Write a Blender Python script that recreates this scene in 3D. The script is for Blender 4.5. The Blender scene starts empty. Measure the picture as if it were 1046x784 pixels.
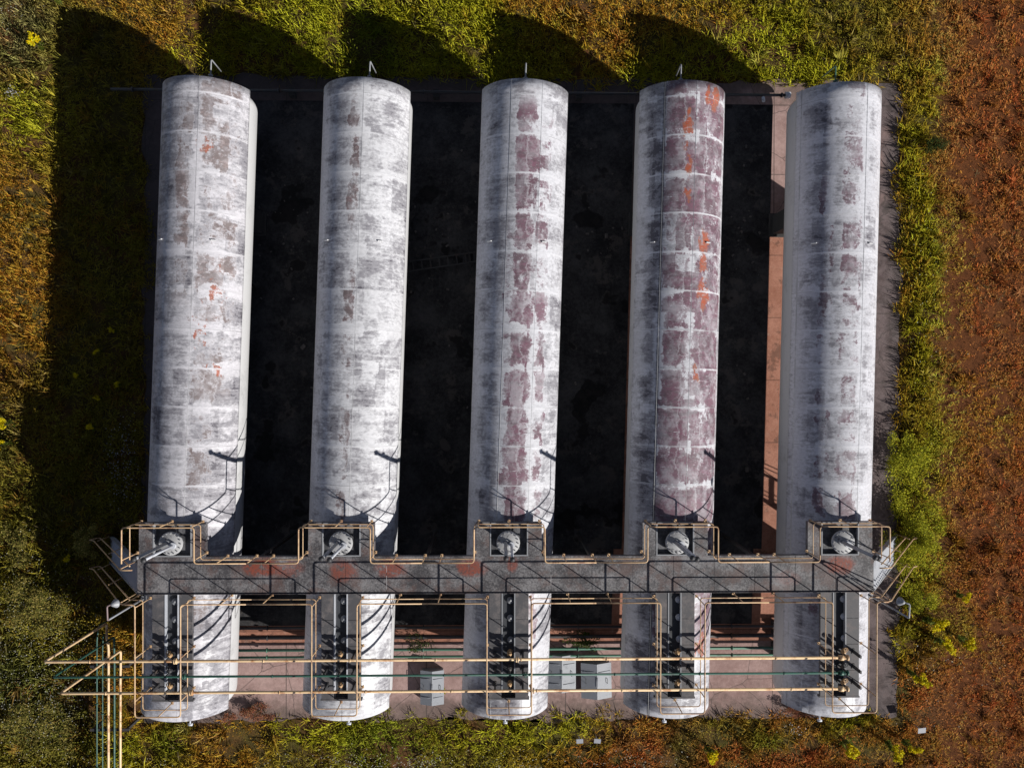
import bpy, bmesh, math, random
import numpy as np
from mathutils import Vector, Matrix

PI = math.pi
random.seed(7)
rng = np.random.default_rng(11)
scene = bpy.context.scene
COL = scene.collection

# ------------------------------------------------------------------ node helper
class NT:
    def __init__(self, name):
        self.mat = bpy.data.materials.new(name)
        self.mat.use_nodes = True
        self.t = self.mat.node_tree
        self.t.nodes.clear()
        self.out = self.t.nodes.new('ShaderNodeOutputMaterial')
        self.b = self.t.nodes.new('ShaderNodeBsdfPrincipled')
        self.t.links.new(self.b.outputs[0], self.out.inputs[0])
    def put(self, sock, v):
        if isinstance(v, bpy.types.NodeSocket):
            self.t.links.new(v, sock)
        elif isinstance(v, (tuple, list)):
            sock.default_value = (*v, 1.0) if len(v) == 3 and sock.type == 'RGBA' else v
        else:
            sock.default_value = v
    def m(self, op, a, b=0.0, c=None, clamp=False):
        n = self.t.nodes.new('ShaderNodeMath'); n.operation = op; n.use_clamp = clamp
        self.put(n.inputs[0], a); self.put(n.inputs[1], b)
        if c is not None: self.put(n.inputs[2], c)
        return n.outputs[0]
    def add(self, a, b): return self.m('ADD', a, b)
    def sub(self, a, b): return self.m('SUBTRACT', a, b)
    def mul(self, a, b): return self.m('MULTIPLY', a, b)
    def abs(self, a): return self.m('ABSOLUTE', a)
    def step(self, x, lo, hi):
        n = self.t.nodes.new('ShaderNodeMapRange'); n.interpolation_type = 'SMOOTHSTEP'
        self.put(n.inputs[0], x); self.put(n.inputs[1], lo); self.put(n.inputs[2], hi)
        n.inputs[3].default_value = 0.0; n.inputs[4].default_value = 1.0
        return n.outputs[0]
    def obj(self):
        return self.t.nodes.new('ShaderNodeTexCoord').outputs['Object']
    def world(self):
        return self.t.nodes.new('ShaderNodeNewGeometry').outputs['Position']
    def attr(self, name):
        n = self.t.nodes.new('ShaderNodeAttribute'); n.attribute_name = name
        return n
    def uv(self):
        return self.t.nodes.new('ShaderNodeUVMap').outputs[0]
    def sep(self, v):
        n = self.t.nodes.new('ShaderNodeSeparateXYZ'); self.put(n.inputs[0], v)
        return n.outputs
    def comb(self, x, y, z=0.0):
        n = self.t.nodes.new('ShaderNodeCombineXYZ')
        self.put(n.inputs[0], x); self.put(n.inputs[1], y); self.put(n.inputs[2], z)
        return n.outputs[0]
    def vmul(self, v, s):
        n = self.t.nodes.new('ShaderNodeVectorMath'); n.operation = 'MULTIPLY'
        self.put(n.inputs[0], v); n.inputs[1].default_value = s
        return n.outputs[0]
    def vadd(self, v, s):
        n = self.t.nodes.new('ShaderNodeVectorMath'); n.operation = 'ADD'
        self.put(n.inputs[0], v); n.inputs[1].default_value = s
        return n.outputs[0]
    def noise(self, v, scale=1.0, detail=4.0, rough=0.55, dist=0.0):
        n = self.t.nodes.new('ShaderNodeTexNoise')
        self.put(n.inputs['Vector'], v)
        n.inputs['Scale'].default_value = scale; n.inputs['Detail'].default_value = detail
        n.inputs['Roughness'].default_value = rough; n.inputs['Distortion'].default_value = dist
        return n.outputs[0]
    def voro(self, v, scale, feature='F1'):
        n = self.t.nodes.new('ShaderNodeTexVoronoi'); n.feature = feature
        self.put(n.inputs['Vector'], v); n.inputs['Scale'].default_value = scale
        return n.outputs['Distance']
    def white(self, v):
        n = self.t.nodes.new('ShaderNodeTexWhiteNoise'); n.noise_dimensions = '3D'
        self.put(n.inputs['Vector'], v)
        return n.outputs['Value']
    def mix(self, f, a, b):
        n = self.t.nodes.new('ShaderNodeMix'); n.data_type = 'RGBA'
        self.put(n.inputs[0], f); self.put(n.inputs[6], a); self.put(n.inputs[7], b)
        return n.outputs[2]
    def bump(self, h, strength=0.3, dist=0.02):
        n = self.t.nodes.new('ShaderNodeBump')
        n.inputs['Strength'].default_value = strength; n.inputs['Distance'].default_value = dist
        self.put(n.inputs['Height'], h)
        self.t.links.new(n.outputs[0], self.b.inputs['Normal'])
    def done(self, color, rough=0.6, metal=0.0, spec=None):
        self.put(self.b.inputs['Base Color'], color)
        self.put(self.b.inputs['Roughness'], rough)
        self.b.inputs['Metallic'].default_value = metal
        if spec is not None: self.b.inputs['Specular IOR Level'].default_value = spec
        return self.mat

def worn(name, col, dark, scale=3.0, rough=0.5, thr=(0.52, 0.68), metal=0.0):
    """painted or bare metal with blotchy wear of its own"""
    n = NT(name); o = n.world()
    a = n.noise(o, scale, 5, 0.6)
    b = n.noise(o, scale*7, 3, 0.6)
    f = n.step(n.add(n.mul(a, 0.75), n.mul(b, 0.25)), *thr)
    c = n.mix(f, col, dark)
    n.bump(b, 0.15, 0.01)
    return n.done(c, n.add(rough, n.mul(f, 0.2)), metal)

# ------------------------------------------------------------------ materials
def shield_paint(name, seed, seams, seam_dark, grime, tone, primer, primer_col, rust, dirty=()):
    """weathered white paint on curved plates; u = metres round the arc, v = metres along"""
    n = NT(name)
    uv = n.sep(n.uv()); u, v = uv[0], uv[1]
    ROW = 1.44
    # ragged coordinates, so plate borders wander
    wa = n.mul(n.sub(n.noise(n.comb(u, v, seed*2.9), 2.6, 6, 0.72), 0.5), 0.26)
    wb_ = n.mul(n.sub(n.noise(n.comb(u, v, seed*3.9+40), 2.6, 6, 0.72), 0.5), 0.26)
    u2 = n.add(u, wa); v2 = n.add(v, wb_)
    def columns(uu, cols):
        c = 0.0
        for s_ in cols: c = n.add(c, n.m('GREATER_THAN', uu, s_))
        return c
    cols = sorted(list(seams)+[-1.35, 1.3])
    row = n.m('FLOOR', n.m('DIVIDE', n.add(v2, 0.3), ROW))
    cell = n.white(n.comb(columns(u2, cols), row, seed*3.7))
    cell2 = n.white(n.comb(n.add(columns(u2, cols), 17.3), row, seed*1.9))
    half = n.m('FLOOR', n.m('DIVIDE', n.add(v2, 0.85), 0.62))
    blk = n.white(n.comb(n.m('FLOOR', n.m('DIVIDE', n.add(u2, seed*0.37), 0.55)), half, seed*5.3))
    # streaks run round the arc
    vec = n.comb(n.mul(u, 0.42), v, seed*11.3)
    st = n.noise(vec, 2.6, 9, 0.72, 0.7)
    fine = n.noise(n.comb(u, n.mul(v, 1.5), seed*2.2), 7.0, 6, 0.72)
    blot = n.noise(n.comb(n.mul(u, 0.9), n.mul(v, 0.8), seed*7.7), 1.5, 8, 0.70, 0.5)
    streak = n.noise(n.comb(n.mul(u, 0.30), n.mul(v, 5.0), seed*4.4), 1.8, 5, 0.65)
    rag = n.mul(n.sub(n.noise(n.comb(n.mul(u, 0.8), v, seed*6.6), 1.7, 8, 0.74, 0.4), 0.5), 0.85)
    # distance to the joints
    dring = n.m('PINGPONG', n.add(v, 0.3), ROW*0.5)
    dl = 9.0
    for s_ in seams: dl = n.m('MINIMUM', dl, n.abs(n.sub(u, s_)))
    # each joint was touched up by a different amount, some not at all
    ring = n.m('FLOOR', n.m('DIVIDE', n.add(v, 0.3+ROW/2), ROW))
    jr = n.white(n.comb(columns(n.add(u2, 0.3), cols+[0.7]), ring, seed*23.1))
    jl = n.white(n.comb(n.m('FLOOR', n.mul(v2, 0.31)), seed*2.3, 4.0))
    dre = n.add(dring, n.sub(n.mul(jr, 0.40), 0.12)); dle = n.add(dl, n.sub(n.mul(jl, 0.32), 0.08))
    border = n.add(n.m('MINIMUM', dre, dle), rag)
    inner = n.step(border, -0.02, 0.26)              # 0 along the joints, 1 in the middle of a plate
    # chalky ground coat
    base = n.mix(n.step(fine, 0.35, 0.65), tuple(min(1, c*1.06) for c in tone), tuple(c*0.84 for c in tone))
    base = n.mix(n.mul(n.step(cell2, 0.40, 0.95), 0.25), base, tuple(c*0.66 for c in tone))
    # dull grey wear
    g = n.add(n.mul(st, 0.36), n.mul(blot, 0.28))
    g = n.add(g, n.mul(fine, 0.20)); g = n.add(g, n.mul(streak, 0.16))
    g = n.add(g, n.mul(n.sub(cell, 0.5), 0.07)); g = n.add(g, n.mul(n.sub(blk, 0.5), 0.05))
    g = n.add(g, n.mul(n.sub(inner, 0.72), 0.115))
    g = n.add(g, n.mul(n.sub(1.0, n.step(u, -1.9, -1.3)), -0.06))
    for (uc, w, amt) in dirty:
        dd = n.m('DIVIDE', n.sub(u, uc), w)
        g = n.add(g, n.mul(n.m('EXPONENT', n.mul(n.mul(dd, dd), -1.0)), amt))
    thr = 0.585-0.11*grime
    c = n.mix(n.mul(n.step(g, thr-0.05, thr+0.01), 0.55), base, (0.37, 0.365, 0.395))
    c = n.mix(n.mul(n.step(g, thr+0.005, thr+0.055), 0.70), c, (0.215, 0.205, 0.235))
    c = n.mix(n.mul(n.step(g, thr+0.075, thr+0.12), 0.85), c, (0.085, 0.078, 0.098))
    heavy = n.step(g, thr-0.02, thr+0.08)
    # primer showing where the topcoat has gone
    for (uc, w, amt, v0, v1) in primer:
        e = n.step(n.abs(n.add(n.sub(u, uc), n.mul(n.sub(blot, 0.5), 0.7))), w*0.6, w*1.4)
        pv = n.comb(u, n.mul(v, 0.8), seed*9.2+uc)
        pn = n.add(n.mul(n.noise(pv, 1.35, 8, 0.70, 0.5), 0.48), n.mul(n.noise(n.vadd(pv, (4, 7, 2)), 4.2, 7, 0.75, 0.6), 0.30))
        pn = n.add(pn, n.mul(fine, 0.17))
        pn = n.add(pn, n.mul(n.sub(cell2, 0.5), 0.09)); pn = n.add(pn, n.mul(n.sub(blk, 0.5), 0.08))
        pn = n.add(pn, n.mul(n.sub(inner, 0.85), 0.14))
        win = n.mul(n.step(v, v0-0.8, v0+0.3), n.sub(1.0, n.step(v, v1-0.3, v1+0.8)))
        pn = n.sub(pn, n.mul(e, 0.34))
        t = 0.56-amt*0.17
        pm = n.mul(n.step(pn, t-0.012, t+0.055), win)
        halo = n.mul(n.step(pn, t-0.05, t), win)
        pc = n.mix(n.step(fine, 0.4, 0.62), primer_col, tuple(x*0.6+0.05 for x in primer_col))
        pc = n.mix(n.mul(n.step(st, 0.48, 0.62), 0.55), pc, tuple(0.20+0.55*x for x in primer_col))
        pc = n.mix(n.mul(n.step(g, thr, thr+0.05), 0.6), pc, tuple(x*0.40 for x in primer_col))
        fade = n.add(0.50, n.mul(n.step(n.noise(n.vadd(pv, (1, 5, 8)), 2.0, 5, 0.7), 0.38, 0.58), 0.40))
        c = n.mix(n.mul(halo, 0.40), c, tuple(min(1, x*1.05) for x in tone))
        c = n.mix(n.mul(pm, fade), c, pc)
    # bright rust bleeding
    for (uc, w, vc, vw, amt) in rust:
        d = n.add(n.m('POWER', n.m('DIVIDE', n.sub(u, uc), w), 2.0), n.m('POWER', n.m('DIVIDE', n.sub(v, vc), vw), 2.0))
        rn = n.noise(n.comb(n.mul(u, 1.9), n.mul(v, 0.9), seed*3.3+vc), 2.0, 5, 0.62)
        rm = n.mul(n.step(n.sub(n.add(n.mul(rn, 0.7), n.mul(fine, 0.3)), n.mul(n.m('MINIMUM', d, 3.0), 0.055)), 0.56-0.085*amt, 0.60-0.080*amt), n.sub(1.0, n.step(d, 1.2, 2.6)))
        c = n.mix(n.mul(rm, 0.92), c, n.mix(n.step(fine, 0.42, 0.58), (0.46, 0.095, 0.035), (0.33, 0.14, 0.10)))
    # chalky white scuffs, dark flecks
    sc = n.step(n.noise(n.comb(n.mul(u, 0.8), n.mul(v, 4.5), seed*12.1), 3.0, 7, 0.75), 0.59, 0.67)
    c = n.mix(n.mul(sc, 0.7), c, tuple(min(1, t*1.08) for t in tone))
    fl = n.step(n.noise(n.comb(n.mul(u, 1.5), n.mul(v, 2.8), seed*14.9), 5.0, 4, 0.7), 0.68, 0.74)
    c = n.mix(n.mul(fl, 0.75), c, (0.055, 0.05, 0.06))
    # joint lines, here and there
    rl = n.sub(1.0, n.step(n.add(dring, n.mul(n.sub(fine, 0.5), 0.07)), 0.012, 0.045))
    c = n.mix(n.mul(rl, n.mul(n.step(n.noise(vec, 1.1, 3), 0.40, 0.52), 0.9)), c, tuple(min(1, t*1.06) for t in tone))
    rl2 = n.sub(1.0, n.step(n.add(dring, n.mul(n.sub(fine, 0.5), 0.03)), 0.004, 0.016))
    c = n.mix(n.mul(rl2, n.mul(n.step(n.noise(n.vadd(vec, (3, 9, 4)), 1.0, 4), 0.50, 0.58), 0.75)), c, (0.07, 0.07, 0.08))
    for s_, dk in zip(seams, seam_dark):
        if dk < 0: continue
        d = n.abs(n.add(n.sub(u, s_), n.mul(n.sub(fine, 0.5), 0.02+0.12*dk)))
        gate = n.step(n.noise(n.comb(u, n.mul(v, 0.8), seed*19.0), 0.9, 5, 0.7), 0.50-0.2*dk, 0.56-0.14*dk)
        c = n.mix(n.mul(n.mul(n.sub(1.0, n.step(d, 0.008, 0.026+0.07*dk)), 0.30+0.6*dk), gate), c, (0.055, 0.05, 0.06))
    h = n.add(n.mul(n.sub(1.0, n.step(dring, 0.0, 0.12)), 0.4), n.mul(fine, 0.4))
    h = n.add(h, n.mul(n.noise(n.comb(n.mul(u, 0.5), v, seed), 1.4, 2), 2.2))
    n.bump(h, 0.28, 0.03)
    return n.done(c, n.add(0.42, n.mul(heavy, 0.20)), 0.0, 0.42)

PLUM = (0.185, 0.066, 0.108)
SEAMS = [(0.22,), (0.10,), (-0.55, 0.62), (-0.93, 0.25), (-1.9, -0.72, 0.58)]
MS = [
 shield_paint('tank_paint_greige', 1, SEAMS[0], (0.05,), 0.72, (0.67, 0.655, 0.705),
     [(1.05, 0.9, 0.50, 0.5, 12), (-0.25, 0.35, 0.62, 4, 11.5), (-0.1, 0.4, 0.5, -10, -4), (0.6, 0.7, 0.30, -8, 3)], (0.30, 0.225, 0.22),
     [(1.05, 0.35, 4.0, 0.8, 0.7), (0.60, 0.30, 2.7, 0.7, 0.6), (1.1, 0.40, 1.2, 0.4, 0.6), (0.5, 0.25, 9.4, 0.3, .8), (0.1, 0.3, -5.2, 0.6, .8)], [(0.9, 1.0, .02)]),
 shield_paint('tank_paint_white', 2, SEAMS[1], (0.1,), 0.50, (0.71, 0.71, 0.75),
     [(-0.18, 0.25, 0.42, -7, 11)], (0.20, 0.125, 0.13), [], [(-0.75, 0.6, .03), (0.45, 0.3, .015)]),
 shield_paint('tank_paint_plum_band', 3, SEAMS[2], (0.1, 0.0), 0.52, (0.68, 0.68, 0.73),
     [(0.06, 0.40, 1.05, -9, 10.8), (0.65, 0.60, 0.62, -9, 10.0), (-0.40, 0.22, 0.55, -9, 6)], PLUM,
     [(0.2, 0.5, -5.0, 0.6, 1.0)], [(-1.0, 0.5, .02)]),
 shield_paint('tank_paint_plum_patches', 4, SEAMS[3], (0.9, 0.0), 0.66, (0.68, 0.68, 0.73),
     [(-0.45, 0.5, 1.0, -9, 12.5), (0.35, 0.5, 1.08, -9, 12.5), (1.25, 0.65, 1.0, -9, 12.5)], PLUM,
     [(-0.05, 0.16, 10.0, 0.7, 1.5), (0.0, 0.15, 8.3, 1.2, 1.0), (0.72, 0.20, 5.9, 0.35, 1.7), (0.70, 0.22, 4.9, 0.40, 1.8), (0.78, 0.24, 3.9, 0.45, 1.8), (1.0, 0.32, 11.3, 0.4, 1.7), (0.55, 0.2, 0.9, 0.5, 1.0), (1.1, 0.4, -9.3, .6, 1.1)], [(-1.30, 0.35, .065)]),
 shield_paint('tank_paint_pale', 5, SEAMS[4], (0.2, -1, 0.2), 0.54, (0.70, 0.70, 0.755),
     [(0.08, 0.50, 0.40, -8, 11.5), (-0.85, 0.3, 0.38, -8, 8)], (0.22, 0.11, 0.15), [], [(-0.85, 0.30, .035), (0.1, .4, .015), (1.6, .6, -.05)]),
]

def simple(name, col, rough=0.5, metal=0.0, scale=4.0, var=0.25):
    n = NT(name); o = n.world()
    f = n.noise(o, scale, 5, 0.6)
    f2 = n.noise(o, scale*6, 3, 0.6)
    c = n.mix(n.add(n.mul(f, 0.7), n.mul(f2, 0.3)), tuple(x*(1-var) for x in col), tuple(min(1, x*(1+var)) for x in col))
    return n.done(c, rough, metal)

M = {}
M['shell'] = worn('white_tank_paint', (0.64, 0.64, 0.66), (0.46, 0.46, 0.47), 1.2, 0.42, (0.5, 0.75))
M['rail'] = worn('cream_orange_paint', (0.70, 0.47, 0.27), (0.36, 0.19, 0.11), 2.8, 0.45, (0.48, 0.64))
M['orange_pipe'] = worn('pale_orange_paint', (0.84, 0.60, 0.35), (0.50, 0.26, 0.12), 2.4, 0.45, (0.48, 0.64))
M['green_pipe'] = worn('dark_green_paint', (0.030, 0.105, 0.080), (0.03, 0.055, 0.048), 2.2, 0.45)
M['pale_green'] = worn('pale_green_paint', (0.085, 0.20, 0.14), (0.045, 0.09, 0.065), 2.2, 0.5)
M['dark_steel'] = worn('dark_steel', (0.045, 0.045, 0.05), (0.09, 0.06, 0.045), 3.0, 0.55)
M['grey_steel'] = worn('grey_galvanised', (0.34, 0.35, 0.375), (0.22, 0.22, 0.24), 3.0, 0.45)
M['white_bar'] = worn('pale_grey_paint', (0.62, 0.64, 0.70), (0.30, 0.31, 0.34), 3.0, 0.5)
M['stair_plate'] = worn('blue_grey_tread', (0.62, 0.64, 0.70), (0.46, 0.48, 0.54), 3.0, 0.5)
M['cover'] = worn('grey_cover_paint', (0.29, 0.305, 0.34), (0.23, 0.24, 0.27), 2.0, 0.55, (0.5, 0.8))
M['concrete_block'] = simple('saddle_concrete', (0.055, 0.052, 0.052), 0.85, 0, 2.5, 0.35)
M['brass'] = worn('orange_valve_paint', (0.50, 0.31, 0.15), (0.20, 0.11, 0.06), 14.0, 0.5)
M['pole_paint'] = worn('brownish_pole_paint', (0.24, 0.17, 0.17), (0.14, 0.11, 0.11), 4.0, 0.5)
M['lamp_glass'] = simple('lamp_lens', (0.45, 0.46, 0.48), 0.2, 0, 5, 0.1)
M['plate'] = simple('white_enamel', (0.36, 0.37, 0.41), 0.4, 0, 5, 0.1)

def manhole_mat():
    n = NT('manhole_peeling_paint'); o = n.world()
    a = n.noise(o, 4.0, 7, 0.65)
    c = n.mix(n.step(a, 0.54, 0.66), (0.44, 0.44, 0.45), (0.13, 0.13, 0.14))
    n.bump(a, 0.3, 0.01)
    return n.done(c, 0.6)
M['manhole'] = manhole_mat()

def deck_mat():
    n = NT('chequer_plate_deck'); p = n.world(); s = n.sep(p)
    a = n.noise(p, 1.3, 6, 0.65); b = n.noise(p, 14.0, 4, 0.7); e = n.noise(p, 45.0, 2, 0.6)
    f = n.add(n.mul(a, 0.45), n.mul(b, 0.35)); f = n.add(f, n.mul(e, 0.2))
    c = n.mix(n.step(f, 0.42, 0.62), (0.060, 0.056, 0.062), (0.285, 0.275, 0.285))
    c = n.mix(n.mul(n.step(n.noise(p, 1.1, 6, 0.7), 0.47, 0.62), 0.6), c, (0.14, 0.085, 0.075))
    for (x, y, rx, ry, k) in [(-9.1, -6.75, .7, .33, 1), (-6.2, -6.85, .5, .4, .8), (-4.5, -6.8, .55, .35, .9), (-1.55, -6.8, .55, .33, .95),
                              (-0.1, -6.65, .2, .3, .8), (12.0, -6.7, .55, .35, 1), (10.0, -7.2, .5, .3, .35), (-8.2, -6.8, .5, .3, .6)]:
        d = n.add(n.m('POWER', n.m('DIVIDE', n.sub(s[0], x), rx), 2.0), n.m('POWER', n.m('DIVIDE', n.sub(s[1], y), ry), 2.0))
        mk = n.mul(n.sub(1.0, n.step(n.add(d, n.mul(n.sub(a, 0.5), 2.2)), 0.3, 1.5)), n.mul(n.step(b, 0.25, 0.55), n.step(n.noise(p, 4.5, 6, 0.7), 0.36, 0.50)))
        c = n.mix(n.mul(mk, 1.0*k), c, n.mix(b, (0.17, 0.04, 0.025), (0.34, 0.085, 0.05)))
    n.bump(n.add(b, e), 0.35, 0.01)
    return n.done(c, 0.6, 0.0)
M['deck'] = deck_mat()
M['strip'] = worn('dark_grating_strip', (0.10, 0.097, 0.105), (0.19, 0.17, 0.17), 3.5, 0.6, (0.46, 0.66))

def recess_mat():
    n = NT('dark_tarred_plate'); p = n.world()
    a = n.noise(p, 2.4, 6, 0.65); b = n.noise(p, 16.0, 3, 0.6)
    f = n.add(n.mul(a, 0.7), n.mul(b, 0.3))
    c = n.mix(n.step(f, 0.42, 0.60), (0.055, 0.056, 0.062), (0.17, 0.17, 0.185))
    c = n.mix(n.step(n.noise(p, 3.1, 6, 0.7), 0.63, 0.70), c, (0.50, 0.50, 0.52))
    return n.done(c, 0.55)
M['recess'] = recess_mat()
M['channel'] = worn('blue_grey_channel', (0.060, 0.064, 0.074), (0.03, 0.031, 0.036), 4.0, 0.55)

def pad_mat():
    n = NT('pinkish_concrete_pad'); p = n.world(); s = n.sep(p)
    a = n.noise(p, 0.5, 7, 0.65); b = n.noise(p, 6.0, 5, 0.7); e = n.noise(p, 40.0, 3, 0.6)
    f = n.add(n.mul(a, 0.5), n.mul(b, 0.3)); f = n.add(f, n.mul(e, 0.2))
    c = n.mix(n.step(f, 0.36, 0.66), (0.31, 0.19, 0.172), (0.55, 0.375, 0.345))
    # moss and washed-in soil in from the edges of the slab
    ex = n.sub(16.7, n.abs(n.sub(s[0], 0.55)))
    ey = n.m('MINIMUM', n.sub(s[1], -14.55), n.sub(13.2, s[1]))
    edge = n.m('MINIMUM', ex, ey)
    d = n.step(n.add(edge, n.mul(n.sub(n.noise(p, 1.1, 6, 0.7), 0.5), 3.6)), 0.1, 1.6)
    c = n.mix(n.mul(n.sub(1.0, d), 0.75), c, n.mix(b, (0.07, 0.055, 0.045), (0.20, 0.15, 0.125)))
    # shade painted over the west margin and north end, stopping before the sunlit strip
    wshade = n.add(n.mul(n.sub(a, 0.5), 2.0), n.m('MAXIMUM', n.sub(-13.2, s[0]), n.m('MINIMUM', n.sub(s[1], 6.0), n.sub(9.4, s[0]))))
    c = n.mix(n.mul(n.step(wshade, -0.2, 0.7), 0.82), c, n.mix(b, (0.030, 0.027, 0.030), (0.085, 0.075, 0.075)))
    # grey east margin, its dark mottling painting in the shade of tall grass
    g = n.mul(n.step(n.add(s[0], n.mul(n.sub(a, 0.5), 0.5)), 13.6, 13.9), n.step(n.noise(p, 0.35, 2), 0.25, 0.42))
    c = n.mix(n.mul(g, 0.8), c, n.mix(n.step(n.noise(p, 1.6, 6, 0.7), 0.36, 0.60), (0.026, 0.024, 0.027), (0.12, 0.10, 0.104)))
    # slab joints every 3 m
    jx = n.m('PINGPONG', n.add(s[0], 30.7), 1.5); jy = n.m('PINGPONG', n.add(s[1], 30.0), 1.5)
    j = n.sub(1.0, n.step(n.m('MINIMUM', jx, jy), 0.012, 0.03))
    c = n.mix(n.mul(j, 0.7), c, (0.06, 0.05, 0.045))
    cr = n.sub(1.0, n.step(n.voro(n.comb(s[0], s[1], a), 0.45, 'DISTANCE_TO_EDGE'), 0.003, 0.010))
    c = n.mix(n.mul(cr, 0.6), c, (0.06, 0.05, 0.045))
    n.bump(n.add(b, e), 0.4, 0.02)
    return n.done(c, 0.9)
M['pad'] = pad_mat()

def bed_mat():
    n = NT('terracotta_bed'); p = n.world()
    a = n.noise(p, 0.7, 6, 0.65); b = n.noise(p, 9.0, 5, 0.7); e = n.noise(p, 50.0, 2, 0.6)
    f = n.add(n.mul(a, 0.45), n.mul(b, 0.35)); f = n.add(f, n.mul(e, 0.2))
    c = n.mix(n.step(f, 0.36, 0.64), (0.33, 0.135, 0.085), (0.52, 0.25, 0.175))
    c = n.mix(n.mul(n.step(n.noise(p, 2.3, 7, 0.7), 0.60, 0.68), 0.6), c, (0.45, 0.30, 0.24))
    c = n.mix(n.mul(n.step(n.noise(p, 1.1, 8, 0.75), 0.53, 0.60), 0.65), c, (0.13, 0.065, 0.045))
    sy = n.sep(p)[1]
    jt = n.sub(1.0, n.step(n.add(n.m('PINGPONG', n.add(sy, 40.4), 1.35), n.mul(n.sub(e, 0.5), 0.03)), 0.012, 0.04))
    c = n.mix(n.mul(jt, 0.55), c, (0.10, 0.05, 0.035))
    n.bump(n.add(b, e), 0.35, 0.02)
    return n.done(c, 0.9)
M['bed'] = bed_mat()

def soil_mat():
    n = NT('grass_field_soil'); p = n.world()
    a = n.noise(p, 0.25, 6, 0.65); b = n.noise(p, 3.0, 6, 0.7); e = n.noise(p, 25.0, 3, 0.7)
    c = n.mix(n.step(a, 0.40, 0.60), (0.22, 0.095, 0.04), (0.15, 0.13, 0.03))
    ex = n.step(n.sep(p)[0], 17.6, 19.4)
    c = n.mix(ex, c, (0.215, 0.078, 0.028))
    c = n.mix(n.step(n.add(n.mul(b, .6), n.mul(e, .4)), 0.38, 0.64), n.mix(ex, (0.07, 0.05, 0.02), (0.11, 0.042, 0.017)), c)
    n.bump(n.add(b, e), 0.7, 0.08)
    return n.done(c, 0.95, 0, 0.1)
M['soil'] = soil_mat()

def leaf_mat(name, rough=0.75):
    n = NT(name)
    c = n.attr('tint').outputs['Color']
    n.done(c, rough, 0, 0.06)
    # thin leaves let a little sun through
    tr = n.t.nodes.new('ShaderNodeBsdfTranslucent'); n.t.links.new(c, tr.inputs[0])
    mx = n.t.nodes.new('ShaderNodeMixShader'); mx.inputs[0].default_value = 0.18
    n.t.links.new(n.b.outputs[0], mx.inputs[1]); n.t.links.new(tr.outputs[0], mx.inputs[2])
    n.t.links.new(mx.outputs[0], n.out.inputs[0])
    return n.mat
M['leaf'] = leaf_mat('leaf_blades')
M['stem'] = simple('plant_stem', (0.10, 0.085, 0.035), 0.8)
M['petal'] = leaf_mat('flower_petals', 0.6)

# ------------------------------------------------------------------ mesh helpers
def tag(o, label=None, cat=None, group=None, kind=None):
    if label: o['label'] = label
    if cat: o['category'] = cat
    if group: o['group'] = group
    if kind: o['kind'] = kind
    return o

def empty(name, loc=(0, 0, 0), rz=0.0):
    o = bpy.data.objects.new(name, None); COL.objects.link(o)
    o.location = loc; o.rotation_euler = (0, 0, rz); o.empty_display_size = 0.3
    return o

def link(name, me, parent=None, loc=(0, 0, 0), rz=0.0):
    o = bpy.data.objects.new(name, me); COL.objects.link(o)
    if parent: o.parent = parent
    o.location = loc; o.rotation_euler = (0, 0, rz)
    return o

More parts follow.
